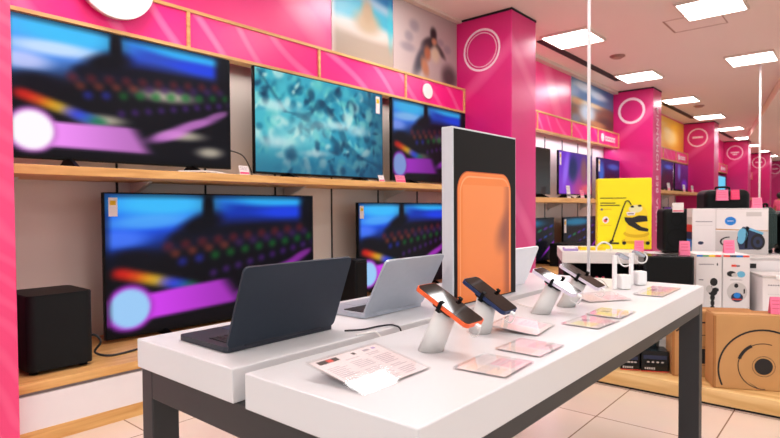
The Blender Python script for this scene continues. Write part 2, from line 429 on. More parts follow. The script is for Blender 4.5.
def yellow_pic(u, v):
    c = mixc((240, 170, 30), (248, 196, 60), v); c = blob(c, u, v, .72, .42, .13, .25, (250, 226, 160), .9); c = blob(c, u, v, .66, .6, .06, .1, (255, 236, 190), .7); return c

# ------------------------------------------------------------------ room
CEIL = 3.108
XA, XB, YA, YB = -3.0, 34.0, -7.0, 3.62
struct(MB().lim(XA, XB, YA, YB, -.05, 0, 'floor').build('floor'))
struct(MB().lim(XA, XB, YA, YB, CEIL, CEIL + .05, 'ceiling').build('ceiling'))
struct(MB().lim(XA, XB, 3.6, 3.7, 0, CEIL, 'backwall').build('wall_left'))
struct(MB().lim(XB - .1, XB, YA, 3.6, 0, CEIL, 'endwall').build('wall_end'))
# dropped beige ceiling on the right with an oblique edge
struct(MB().prism([(5.9, .1, 2.93), (10.9, 1.06, 2.93), (18.4, 2.5, 2.93), (33.8, 2.5, 2.93), (33.8, -6.9, 2.93), (5.9, -6.9, 2.93)], (0, 0, CEIL - 2.93), 'ceiling2').build('ceiling_drop'))
struct(MB().lim(.76, 5.15, 3.36, 3.42, CEIL - .03, CEIL, 'lightframe').build('trim_1'))
struct(MB().lim(5.72, 10.15, 3.34, 3.42, CEIL - .05, CEIL, 'lightframe').build('trim_2'))
# dark ventilation slots and small ceiling devices
for a, b in ((6.4, 9.25), (11.3, 14.4), (16.2, 19.4)):
    o = MB().lim(a, b, 2.99, 3.09, CEIL - .012, CEIL - .001, 'ceilgrey').build('ventilation_slot')
    tag(o, {6.4: 'long dark ceiling vent slot running beside the light nearest the first pillar', 11.3: 'dark ceiling vent slot above the yellow mural, behind the second pillar', 16.2: 'short dark ceiling vent slot beyond the third pillar'}[a], 'ceiling vent')
for (x, y, lb) in ((7.76, 2.565, 'small round ceiling detector between the two nearest panel lights'), (12.7, 2.575, 'small round ceiling detector further down the aisle, near the second pillar')):
    t = thing('smoke_detector', lb, 'detector', (x, y, CEIL))
    MB().cyl((0, 0, -.012), (0, 0, 0), .10, 'ceildetail', seg=28).build('base', t)
    MB().cyl((0, 0, -.035), (0, 0, -.012), .06, 'ceildetail', r2=.085, seg=28).build('cover', t)
h = MB()
for a, b in (((6.68, 1.72), (7.19, 1.71)), ((7.19, 1.71), (7.19, 1.18)), ((7.19, 1.18), (6.68, 1.18)), ((6.68, 1.18), (6.68, 1.72))):
    h.lim(min(a[0], b[0]) - .005, max(a[0], b[0]) + .005, min(a[1], b[1]) - .005, max(a[1], b[1]) + .005, CEIL - .003, CEIL - .0005, 'ceildetail')
tag(h.build('access_hatch'), 'faint square access hatch outline in the ceiling beside the big lights', 'hatch')

# ceiling panel lights
def make_light():
    t = thing('ceiling_light', '', 'ceiling light', (0, 0, CEIL))
    f = MB()
    for a in ((-.315, .315, -.285, -.265), (-.315, .315, .265, .285)): f.lim(*a, -.03, -.001, 'lightframe')
    for a in ((-.315, -.295, -.265, .265), (.295, .315, -.265, .265)): f.lim(*a, -.03, -.001, 'lightframe')
    f.build('frame', t)
    MB().lim(-.295, .295, -.265, .265, -.026, -.012, 'diffuser').build('diffuser', t)
    return t
L0 = make_light(); first = True
ORD = ['nearest', 'second', 'third', 'fourth', 'fifth', 'sixth', 'seventh', 'eighth', 'ninth']
lights = []
for i in range(9): lights.append((6.56 + 2.585 * i, 2.69, 'square white ceiling panel light, %s seen along the row beside the pink pillars' % ORD[i]))
lights += [(6.46, 1.20, 'large square white ceiling panel light at the top edge, nearest of the right row'), (9.10, 1.20, 'square white ceiling panel light on the right with a thin white rod below')]
for x in (3.85, 1.25, -1.35): lights.append((x, 2.69, 'square ceiling panel light above the television wall')); lights.append((x, 1.20, 'square ceiling panel light above the display table'))
for x in (-1.35, 1.25, 3.85): lights.append((x, -.3, 'square ceiling panel light above the shop floor behind'))
for x, y, lb in lights:
    o = L0 if first else dup(L0); first = False
    o.location = (x, y, CEIL); o['label'] = lb; o['group'] = 'square ceiling panel lights'

# ------------------------------------------------------------------ pillars
PX = [(.15, .755), (5.15, 5.70), (10.15, 10.66), (15.22, 15.75), (20.35, 20.88), (25.60, 26.1), (30.7, 31.2)]
PL = ['pink shop pillar with fine ribs at the left edge beside the televisions',
      'large pink pillar with a thin double white ring, behind the orange poster board',
      'second pink pillar with one thick white ring and vertical white lettering',
      'third pink pillar with a ringed white bar, right of the yellow mural',
      'fourth pink pillar with a ringed white mark, behind the black suitcase',
      'fifth pink pillar far away behind the thin rod', 'farthest pink pillar by the right edge of the photo']
for k, (a, b) in enumerate(PX):
    t = thing('pillar', PL[k], 'pillar', (a, 2.757, 0), 0, 'pink pillars along the wall')
    MB().box(((b - a) / 2, .42, (CEIL - .02) / 2 + .004), (b - a, .84, CEIL - .03), 'pinkpost' if k == 0 else 'pink', bev=.008).build('shaft', t)
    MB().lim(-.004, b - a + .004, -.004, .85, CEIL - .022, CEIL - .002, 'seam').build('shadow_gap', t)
    if k:
        r = MB(); c = (-.003, .355, 2.738); ax, ay = (0, 1, 0), (0, 0, 1)
        if k == 1: r.ring(c, ax, ay, .203, .225, 'ringwhite'); r.ring(c, ax, ay, .175, .183, 'ringwhite')
        elif k == 2: r.ring(c, ax, ay, .185, .228, 'ringwhite')
        else:
            r.ring(c, ax, ay, .195, .225, 'ringwhite')
            r.lim(-.004, -.002, .24, .47, 2.725, 2.765, 'ringwhite')
            if k == 4: r.lim(-.004, -.002, .29, .42, 2.665, 2.70, 'ringwhite')
        r.build('ring_emblem', t)
    if k == 2:
        cu = bpy.data.curves.new('pillar_lettering', 'FONT'); cu.body = 'UMNA BEE HOMANNIA'; cu.size = .19; cu.extrude = .001; cu.space_character = 1.12
        to = bpy.data.objects.new('tmp', cu); COL.objects.link(to)
        dg = bpy.context.evaluated_depsgraph_get(); me = bpy.data.meshes.new_from_object(to.evaluated_get(dg))
        bpy.data.objects.remove(to)
        me.materials.clear(); me.materials.append(M['ringwhite'])
        o = bpy.data.objects.new('lettering', me); COL.objects.link(o); o.parent = t
        o.rotation_euler = (PI / 2, -PI / 2, 0); o.location = ((b - a) * .62, -.004, .62)

# ------------------------------------------------------------------ wall bays: mural, band, shelf, ledge, posts
BAYS = [(.76, 5.147, 1.283, 1.236), (5.705, 10.147, 1.185, 1.122), (10.665, 15.217, 1.39, 1.325), (15.755, 20.345, 1.35, 1.29), (20.885, 25.595, 1.35, 1.29)]
NB = ['in the nearest bay, above the subwoofer', 'in the second bay behind the white pole', 'in the third bay below the yellow mural', 'in the fourth bay beyond the suitcase', 'in the farthest bay']
for k, (x0, x1, st, sb) in enumerate(BAYS):
    # upper facing of the wall above the band
    struct(MB().lim(x0, x1, 3.421, 3.6, 2.30, CEIL - .001, 'pinkwall').build('wall_upper'))
    # seams of the slatwall
    s = MB(); n = 6
    for i in range(12):
        xs = x0 + .16 + i * .62
        if xs < x1 - .05: s.lim(xs - .006, xs + .006, 3.592, 3.6, .285, 2.1, 'seam')
    struct(s.build('trim_slatwall'))
    # shelf
    t = thing('wall_shelf', 'oak wall shelf ' + NB[k], 'shelf', (x0, 3.03, 0), 0, 'oak wall shelves')
    MB().box(((x1 - x0) / 2, .284, (st + sb) / 2), (x1 - x0 - .004, .568, st - sb), 'wood', bev=.003).build('board', t)
    i = 0; xs = x0 + .16
    while xs < x1 - .05:
        MB().prism([(xs - x0 - .012, .56, sb - .001), (xs - x0 - .012, .30, sb - .001), (xs - x0 - .012, .40, sb - .035), (xs - x0 - .012, .53, sb - .085), (xs - x0 - .012, .56, sb - .12)], (.024, 0, 0), 'matwhite').build('bracket', t)
        xs += .62 * (2 if i else 1.15); i += 1
    # band
    t = thing('sign_band', 'oak-framed hot pink sign band ' + NB[k], 'sign band', (x0, 3.33, 2.09), 0, 'pink sign bands above the televisions')
    w = x1 - x0 + (.02 if k < 5 else 0)
    f = MB(); f.lim(0, w - .02, -.012, .085, .0, .020, 'woodtrim'); f.lim(0, w - .02, -.012, .085, .245, .265, 'woodtrim')
    cuts = [.0, 1.12, 2.25, 3.35, w - .042] if k == 0 else [.0, 1.2, 2.34, 3.42, w - .042]
    for c in cuts: f.lim(c, c + .022, -.012, .085, .02, .245, 'woodtrim')
    f.build('frame', t)
    for a, b in zip(cuts, cuts[1:]):
        MB().lim(a + .022, b, .0, .08, .02, .245, 'pinkband').build('pink_panel', t)
    e = MB()
    if k == 0:
        e.cyl((3.70, -.02, .135), (3.70, -.001, .135), .075, 'white', seg=40); e.build('round_logo', t)
    else:
        cx = (cuts[-2] + cuts[-1]) / 2 + .02
        e.cyl((cx - .30, -.008, .13), (cx - .30, -.001, .13), .072, 'white', seg=32)
        for q in range(5):
            e.box((cx - .13 + q * .1, -.004, .125), (.075, .006, .085), 'white', bev=.002)
            e.box((cx - .13 + q * .1, -.0075, .125), (.03, .003, .03), 'pinkband')
        e.build('logo_lettering', t)
    # lower ledge
    t = thing('display_ledge', 'low oak-topped white ledge ' + NB[k], 'ledge', (x0, 2.83, 0), 0, 'low ledges under the wall shelves')
    MB().box(((x1 - x0) / 2, .383, .263), (x1 - x0 - .004, .766, .042), 'wood', bev=.003).build('oak_top', t)
    MB().lim(0, x1 - x0 - .004, .02, .76, .226, .242, 'gap').build('shadow_channel', t)
    MB().lim(0, x1 - x0 - .004, .004, .76, .066, .226, 'whitepanel').build('front_panel', t)
    MB().lim(0, x1 - x0 - .004, 0, .76, 0, .066, 'wood').build('plinth', t)
o = MB().cyl((1.42, 3.27, 2.385), (1.42, 3.305, 2.385), .222, 'white', seg=72).build('round_sign')
tag(o, 'big plain white round sign disc above the leftmost television', 'sign')
for x, z in ((1.42, 2.385),):
    MB().cyl((0, .035, 0), (0, .06, 0), .02, 'gap').build('spacer', None)
    sp = bpy.data.objects['spacer']; sp.parent = o; sp.location = (1.42, 3.27, 2.385)

def mural(name, label, x0, x1, fn, z0=2.357, mat='print'):
    t = thing(name, label, 'mural', ((x0 + x1) / 2, 3.416, z0))
    picmesh('printed_picture', x1 - x0, CEIL - .032 - z0, fn, mat, t, nx=70, ny=56)
    MB().lim(-(x1 - x0) / 2, (x1 - x0) / 2, .0015, .004, 0, CEIL - .032 - z0, 'whitepanel').build('backing', t)
    return t
mural('mural', 'blurred beach mural with turquoise sea and sand hill, left of the grey portrait mural', 3.25, 4.05, beach_pic)
mural('mural', 'pale grey mural of a dark-haired reclining figure, beside the first pink pillar', 4.055, 5.13, portrait_pic)
mural('mural', 'lake and autumn mountain mural, behind the tall white pole', 8.26, 10.13, lake_pic)
mural('mural', 'yellow mural with pale splash, between the second and third pillars', 10.68, 15.2, yellow_pic)

# ------------------------------------------------------------------ televisions
KB_PALE = keyboard_pic((246, 150, 250), (255, 250, 255), 1.0, 1.0)
KB_LIT = keyboard_pic((214, 70, 240), (160, 205, 246), 1.0, 0.0)
KB_DIM = keyboard_pic((176, 50, 206), (140, 165, 226), .92, .5)
def tv(label, x0, x1, z0, z1, base_z, fn=None, y=3.3, mat='screen', sticker=None, group='televisions on the wall shelves', bez=.008):
    w, h = x1 - x0, z1 - z0; dz = z0 - base_z
    t = thing('television', label, 'television', ((x0 + x1) / 2, y, base_z), 0, group)
    b = MB(); b.box((0, .018, dz + h / 2), (w, .03, h), 'bezel', bev=.004); b.box((0, .045, dz + h * .4), (w * .55, .035, h * .55), 'bezel', bev=.008)
    b.build('housing', t)
    if fn: picmesh('screen', w - 2 * bez, h - 2 * bez - .008, fn, mat, t, (0, .0015, dz + bez + .008))
    else: MB().lim(-w / 2 + bez, w / 2 - bez, .0005, .002, dz + bez, dz + h - bez, 'cartonblack').build('screen', t)
    for s in (-1, 1):
        f = MB(); f.prism([(s * w * .28, -.11, 0), (s * w * .28, -.11, .008), (s * w * .28, .02, dz + .02), (s * w * .28, .05, dz + .02), (s * w * .28, .17, .008), (s * w * .28, .17, 0)], (.02, 0, 0), 'bezel')
        f.build('foot', t)
    if sticker:
        k = MB(); u, wd, hh = sticker
        k.lim(u, u + wd, -.001, .001, dz + h - .03 - hh, dz + h - .03, 'paper'); k.lim(u + .008, u + wd * .8, -.002, -.0005, dz + h - .03 - hh * .4, dz + h - .035 - hh * .12, 'yellowdk')
        k.build('energy_sticker', t)
    return t
S1 = 1.2835; LEDGE = .2845
tv('leftmost big television on the shelf, keyboard picture with white disc and pale pink bar', .87, 2.182, 1.334, 2.078, S1, KB_PALE, bez=.006)
tv('television on the shelf showing turquoise marbled water, middle of the upper row', 2.376, 3.762, 1.316, 2.084, S1, marble_pic, sticker=(.60, .05, .15))
tv('television on the shelf right of the marble one, dark keyboard picture with purple bar', 3.886, 5.125, 1.318, 2.083, S1, KB_DIM)
tv('large television on the low ledge beside the subwoofer, keyboard picture with magenta bar', 1.335, 2.922, .305, 1.163, LEDGE, KB_LIT, group='televisions on the low ledge', sticker=(-.765, .05, .11))
tv('television on the low ledge behind the silver laptop, keyboard picture with blue sky', 3.432, 4.83, .325, 1.112, LEDGE, KB_LIT, group='televisions on the low ledge', sticker=(-.68, .05, .11))
tv('switched-off black television beside the first pillar, on the second shelf', 5.95, 7.27, 1.235, 1.865, 1.186, None, y=3.3, mat='screendim')
tv('television with violet and pink glass picture on the second shelf, behind the white pole', 7.546, 8.79, 1.24, 1.875, 1.186, glass_pic, mat='screendim', sticker=(-.60, .06, .18))
tv('television with dusk blue picture above the yellow carton on the second shelf', 9.062, 10.12, 1.24, 1.872, 1.186, dusk_pic, mat='screendim', sticker=(-.50, .06, .2))
tv('low television with magenta streak, seen between the first pillar and the black gap', 6.0, 7.40, .33, .918, LEDGE, racing_pic, mat='screendim', group='televisions on the low ledge')
tv('low television with teal and violet streaks, left of the yellow carton', 7.71, 9.12, .33, .915, LEDGE, racing_pic, mat='screendim', group='televisions on the low ledge', sticker=(-.68, .07, .2))
for i, (x0, x1, lb) in enumerate(((11.0, 12.3, 'far television on the third shelf, nearest to the lettered pillar'), (12.45, 13.75, 'far television on the third shelf, middle of its row'), (13.9, 15.15, 'far television on the third shelf, beside the third pillar'))):
    tv(lb, x0, x1, 1.44, 2.06, 1.391, purple_pic if i != 1 else dusk_pic, mat='screendim')
tv('far television on the low ledge in the third bay', 11.3, 12.7, .36, 1.05, LEDGE, racing_pic, mat='screendim', group='televisions on the low ledge')
tv('far television on the low ledge, right side of the third bay', 13.0, 14.6, .36, 1.05, LEDGE, purple_pic, mat='screendim', group='televisions on the low ledge')
def cyan_pic(u, v): return mixc((20, 20, 50), (90, 220, 255), (1 - sm(.3, .42, abs(u - .5))) * (1 - sm(.42, .48, abs(v - .5))))
tv('small far television with a bright cyan picture, between third and fourth pillars', 18.6, 20.2, 1.42, 2.0, 1.351, cyan_pic, mat='screendim')

# price cards on the upper shelf, cords
def card(label, x, y, z, w=.055, h=.075, col='paper', col2='taghot', rotz=0, lean=.02, group='price cards in stands', stand='white'):
    t = thing('price_card', label, 'price card', (x, y, z), rotz, group)
    MB().prism([(-w / 2, 0, 0), (w / 2, 0, 0), (w / 2, lean, h), (-w / 2, lean, h)], (0, .002, 0), col).build('card', t)
    p = MB(); p.prism([(-w / 2 + .004, -.0012 + lean * .12, h * .12), (w / 2 - .004, -.0012 + lean * .12, h * .12), (w / 2 - .004, -.0012 + lean * .32, h * .32), (-w / 2 + .004, -.0012 + lean * .32, h * .32)], (0, .001, 0), col2)
    for q in (.55, .7, .84): p.prism([(-w / 2 + .008, -.0012 + lean * q, h * q), (w / 2 - .012, -.0012 + lean * q, h * q), (w / 2 - .012, -.0012 + lean * (q + .03), h * (q + .03)), (-w / 2 + .008, -.0012 + lean * (q + .03), h * (q + .03))], (0, .001, 0), 'ink')
    p.build('printing', t)
    MB().lim(-w / 2, w / 2, .0, .04, 0, .004, stand).build('stand', t)
    return t
card('white price card with pink strip, on the shelf between the keyboard and marble televisions', 2.14, 3.08, S1 + .0005, .075, .062)
card('small white price card right of the marble television on the shelf', 3.50, 3.08, S1 + .0005, .07, .055)
card('pink price card beside the small white one on the shelf', 3.75, 3.08, S1 + .0005, .13, .065, 'tagpink', 'taghot')
card('white leaning card on the second shelf beside the black television', 7.43, 3.10, 1.187, .12, .17, 'paper', 'ink')
card('pink and white card on the second shelf under the violet television', 7.92, 3.10, 1.187, .14, .12, 'tagpink', 'paper')
card('pink card on the second shelf near the yellow carton', 9.95, 3.06, 1.187, .30, .28, 'tagpink', 'taghot')
for i, x in enumerate((12.6, 13.9, 14.7)): card(['first', 'second', 'third'][i] + ' pale price card along the far third shelf', x, 3.1, 1.391, .22, .16, 'paper', 'tagpink')
attach(MB().tube([(2.21, 3.36, 1.47), (2.30, 3.34, 1.44), (2.36, 3.34, 1.36), (2.38, 3.34, 1.30), (2.33, 3.25, 1.288)], .004, 'cord').build('power_cord'), find('leftmost big television'))
attach(MB().tube([(1.70, 3.13, 1.289), (1.86, 3.11, 1.297), (1.98, 3.12, 1.293), (2.05, 3.16, 1.289)], .006, 'whitecord').build('cable'), find('leftmost big television'))

# subwoofer on the ledge
t = thing('subwoofer', 'black subwoofer box with rounded front on the low ledge', 'speaker', (.985, 2.95, LEDGE))
pts = rrect(-.145, .145, -.02, .30, .038, 8)
b = MB(); b.prism([(p[0], p[1], .02) for p in pts], (0, 0, .352), 'softblack'); b.build('cabinet', t)
MB().prism([(p[0] * .985, .14 + (p[1] - .14) * .985, .372) for p in pts], (0, 0, .004), 'black').build('top_panel', t)
for sx in (-.11, .11):
    for sy in (.03, .25): MB().cyl((sx, sy, .0004), (sx, sy, .021), .018, 'rubber', seg=20).build('foot', t)
attach(MB().tube([(1.14, 3.17, .36), (1.19, 3.10, .40), (1.22, 3.08, .36), (1.19, 3.08, .31), (1.25, 3.02, .291), (1.42, 3.05, .291), (1.55, 3.08, .30), (1.62, 3.1, .2915)], .006, 'cord').build('power_cord'), find('black subwoofer box'))
t = thing('speaker', 'slim black speaker on the ledge between the two lower televisions', 'speaker', (3.10, 2.95, LEDGE))
MB().box((0, .09, .19), (.13, .18, .38), 'softblack', bev=.01).build('cabinet', t); MB().lim(-.055, .055, -.006, -.001, .02, .36, 'black').build('grille', t)

# black storage boxes on the second ledge (dark shapes between pillar and counter)
t = thing('speaker', 'black floor speaker in the dark gap under the second shelf', 'speaker', (7.2, 2.9, LEDGE))
MB().box((0, .12, .15), (.62, .25, .30), 'softblack', bev=.01).build('cabinet', t); MB().lim(-.28, .28, -.01, -.005, .03, .27, 'black').build('grille', t)

# ------------------------------------------------------------------ display table
t = thing('display_table', 'white shop display table with two thick tops on a dark grey steel frame', 'table', (.6, .46, 0))
def tb(x0, x1, y0, y1, z0, z1, m, nm, bev=.0025): MB().lim(x0 - .6, x1 - .6, y0 - .46, y1 - .46, z0, z1, m, bev=bev).build(nm, t)
tb(.590, 2.350, .898, 1.286, .6935, .76, 'slab', 'back_table_top')
tb(.589, 2.350, .457, .858, .6935, .76, 'slab', 'front_table_top')
tb(.6, .665, 1.237, 1.286, 0, .6935, 'frame', 'leg'); tb(.6, .665, .46, .53, 0, .6935, 'frame', 'leg')
tb(2.30, 2.348, .46, .53, 0, .6935, 'frame', 'leg'); tb(2.30, 2.348, 1.22, 1.286, 0, .6935, 'frame', 'leg')
tb(.6, .665, .53, 1.237, .626, .6935, 'frame', 'rail'); tb(2.30, 2.348, .53, 1.22, .626, .6935, 'frame', 'rail')
tb(.665, 2.30, .46, .505, .659, .6935, 'frame', 'rail'); tb(.665, 2.30, 1.24, 1.286, .659, .6935, 'frame', 'rail')
T = .7605
# ------------------------------------------------------------------ laptops
def laptop(label, x0, w, yh, depth, lid, ang, mb, md, zbase=T):
    t = thing('laptop', label, 'laptop', (x0 + w / 2, yh, zbase), 0, 'open laptops on the back table top')
    b = MB(); P = rrect(-w / 2, w / 2, 0, depth, .012, 5); b.prism([(p[0], p[1], .001) for p in P], (0, 0, .0115), md)
    bo = b.build('base', t)
    k = MB(); kw = w * .86; rows = 6
    for r in range(rows):
        for c in range(14): k.box((-kw / 2 + (c + .5) * kw / 14, depth * .16 + r * depth * .068, .0135), (kw / 14 * .86, depth * .056, .002), 'key')
    k.build('keyboard', bo)
    MB().box((0, depth * .78, .0129), (w * .34, depth * .26, .0008), 'navyprint' if md == 'navydark' else md, bev=.0003).build('touchpad', bo)
    # lid: panel in local xz, then tilted backwards (towards -Y)
    L = Matrix.Rotation(math.radians(ang), 3, 'X')
    P = rrect(-w / 2, w / 2, 0, lid, .012, 5)
    P = [(p[0], p[1]) for p in P]
    q = MB(); q.prism([L @ Vector((p[0], 0, p[1])) + Vector((0, 0, .010)) for p in P], L @ Vector((0, .006, 0)), mb); lo = q.build('lid', t)
    P = rrect(-w / 2 + .006, w / 2 - .006, .01, lid - .006, .006, 4)
    q = MB(); q.prism([L @ Vector((p[0], .0062, p[1])) + Vector((0, 0, .010)) for p in P], L @ Vector((0, .0006, 0)), 'cartonblack'); q.build('screen', lo)
    MB().cyl((-w * .36, .004, .0115), (w * .36, .004, .0115), .0055, md, seg=16).build('hinge', t)
    return t
laptop('dark blue-grey laptop seen from behind, nearest on the table', .644, .304, 1.0, .195, .186, 21.5, 'navy', 'navydark')
laptop('silver laptop seen from behind, middle of the back table top', 1.083, .262, 1.024, .18, .174, 29, 'silver', 'silver')
laptop('pale silver laptop mostly hidden behind the orange poster board', 1.772, .225, 1.008, .18, .15, 22, 'silverlite', 'silverlite')
attach(MB().tube([(.942, .955, .7635), (.98, .93, .7635), (1.03, .925, .7635), (1.06, .915, .7635), (1.065, .90, .7635), (1.065, .881, .757), (1.07, .876, .72)], .0022, 'cord').build('power_cord'), find('dark blue-grey laptop'))
attach(MB().tube([(.93, .905, .7625), (.96, .90, .7625), (.985, .892, .7625), (.99, .876, .745)], .0016, 'whitecord').build('cable'), find('white shop display table'))

# ------------------------------------------------------------------ poster board
t = thing('poster_board', 'upright advertising board with a big orange phone picture on black, on the table', 'advertising board', (1.368, .927, T))
H = .542; W = .392
MB().lim(0, W, 0, .04, 0, H, 'boardgrey', bev=.002).build('body', t)
MB().lim(.006, W - .006, -.0015, .0005, .004, H - .006, 'charcoal').build('black_poster', t)
pr = MB()
def rr3(x0, x1, z0, z1, r, y, m):
    P = [p for p in rrect(x0, x1, z0, z1, r, 10)]
    pr.poly([(p[0], y, p[1]) for p in P], m)
def rtop(x0, x1, z1, r, y, m, z0=.008):
    P = [(x0, z0), (x1, z0)]
    for cx, a0 in ((x1 - r, 0), (x0 + r, 90)):
        for i in range(11):
            a = math.radians(a0 + 9 * i); P.append((cx + r * math.cos(a), z1 - r + r * math.sin(a)))
    pr.poly([(p[0], y, p[1]) for p in P], m)
rtop(.020, .352, .412, .062, -.0020, 'orangedark'); rtop(.024, .350, .409, .060, -.0023, 'orange')
rtop(.034, .344, .398, .054, -.0026, 'orangelite'); rtop(.038, .341, .393, .052, -.0029, 'orange')
pr.build('phone_picture', t)
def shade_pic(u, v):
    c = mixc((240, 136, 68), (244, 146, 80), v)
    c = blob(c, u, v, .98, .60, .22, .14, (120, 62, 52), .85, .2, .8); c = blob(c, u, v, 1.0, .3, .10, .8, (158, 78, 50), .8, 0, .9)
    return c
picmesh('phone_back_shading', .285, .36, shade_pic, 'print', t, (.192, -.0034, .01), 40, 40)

# ------------------------------------------------------------------ phones on stands
def phone(label, slabel, cx, base_y, cy, cz, ln, tilt, case, w=.068):
    a = math.radians(tilt)
    n = Vector((0, -math.sin(a), math.cos(a))); along = Vector((0, math.cos(a), math.sin(a)))
    c = Vector((cx, cy, cz))
    t = thing('phone_stand', slabel, 'phone stand', (cx, base_y, T), 0, 'white slanted phone stands')
    top = c - n * .0145 - Vector((cx, base_y, T))
    # slanted cylinder with a flat base and a top cut parallel to the phone
    b = MB(); seg = 36; r = .027; A = []; B = []; ax = Vector((0, top.y, top.z)).normalized()
    for i in range(seg):
        th = 2 * PI * i / seg; px, py = r * math.cos(th), r * math.sin(th)
        A.append(b.bm.verts.new((px, py, 0)))
        o = Vector((px * .92, py * .92, 0)); s_ = (top - o).dot(n) / ax.dot(n); B.append(b.bm.verts.new(o + ax * s_))
    b._fin([b.bm.faces.new((A[i], A[(i + 1) % seg], B[(i + 1) % seg], B[i])) for i in range(seg)], 'matwhite', True)
    b._fin([b.bm.faces.new(A[::-1]), b.bm.faces.new(B)], 'matwhite')
    b.build('column', t)
    R = Matrix((Vector((1, 0, 0)), along, n)).transposed()
    def P3(x, y, z): return R @ Vector((x, y, z))
    cl = MB()
    off = top + n * .004
    cl.prism([off + P3(x, y, -.003) for x, y in rrect(-.026, .026, -.026, .026, .01, 4)], n * .006, 'rubber')
    for s in (-1, 1):
        cl.prism([off + P3(s * (w / 2 + .001), -.004, -.002), off + P3(s * (w / 2 + .004), -.004, -.002), off + P3(s * (w / 2 + .004), .004, -.002), off + P3(s * (w / 2 + .001), .004, -.002)], n * .0215, 'rubber')
        cl.prism([off + P3(s * (w / 2 - .006), -.004, .0186), off + P3(s * (w / 2 + .003), -.004, .0186), off + P3(s * (w / 2 + .003), .004, .0186), off + P3(s * (w / 2 - .006), .004, .0186)], n * .002, 'rubber')
        cl.prism([off + P3(s * (w / 2 + .003), -.005, -.003), off + P3(s * .02, -.005, -.003), off + P3(s * .02, .005, -.003), off + P3(s * (w / 2 + .003), .005, -.003)], n * .003, 'rubber')
    cl.build('clamp', t)
    p = thing('smartphone', label, 'phone', tuple(c), 0, 'smartphones on slanted stands')
    q = MB(); q.prism([P3(x, y, -.006) for x, y in rrect(-w / 2, w / 2, -ln / 2, ln / 2, .011, 6)], n * .0085, case); q.build('case', p)
    q = MB(); q.prism([P3(x, y, .0026) for x, y in rrect(-w / 2 + .002, w / 2 - .002, -ln / 2 + .002, ln / 2 - .002, .010, 6)], n * .0008, 'glass'); q.build('screen', p)
    q = MB(); q.prism([P3(x, -ln / 2 - .010, z) for x, z in ((-.005, -.004), (.005, -.004), (.005, .001), (-.005, .001))], along * .0095, 'white')
    e0 = P3(0, -ln / 2 - .010, -.0015)
    hang = T + .003 - cz
    q.tube([e0, e0 + Vector((0, .002, -.012)), e0 + Vector((0, .012, -.020)), e0 + Vector((0, .030, -.012))], .0014, 'whitecord', 6)
    q.build('charging_plug', p)
    return p
phone('orange-cased phone with dark screen, nearest of the phones on stands', 'white slanted stand holding the orange-cased phone', .937, .692, .643, .8635, .142, 27.7, 'orangecase')
phone('dark blue-cased phone on a stand, right of the orange one', 'white slanted stand holding the dark blue phone', 1.146, .700, .672, .854, .131, 31, 'bluecase')
phone('pale-cased phone with a bright reflection across the screen, third on the stands', 'white slanted stand holding the third phone, pale with bright reflection', 1.463, .694, .645, .8545, .134, 27.3, 'palecase')
phone('pale lilac-edged phone with dark screen, farthest of the phones on stands', 'white slanted stand under the farthest phone', 1.614, .684, .633, .856, .132, 28.4, 'palecase')

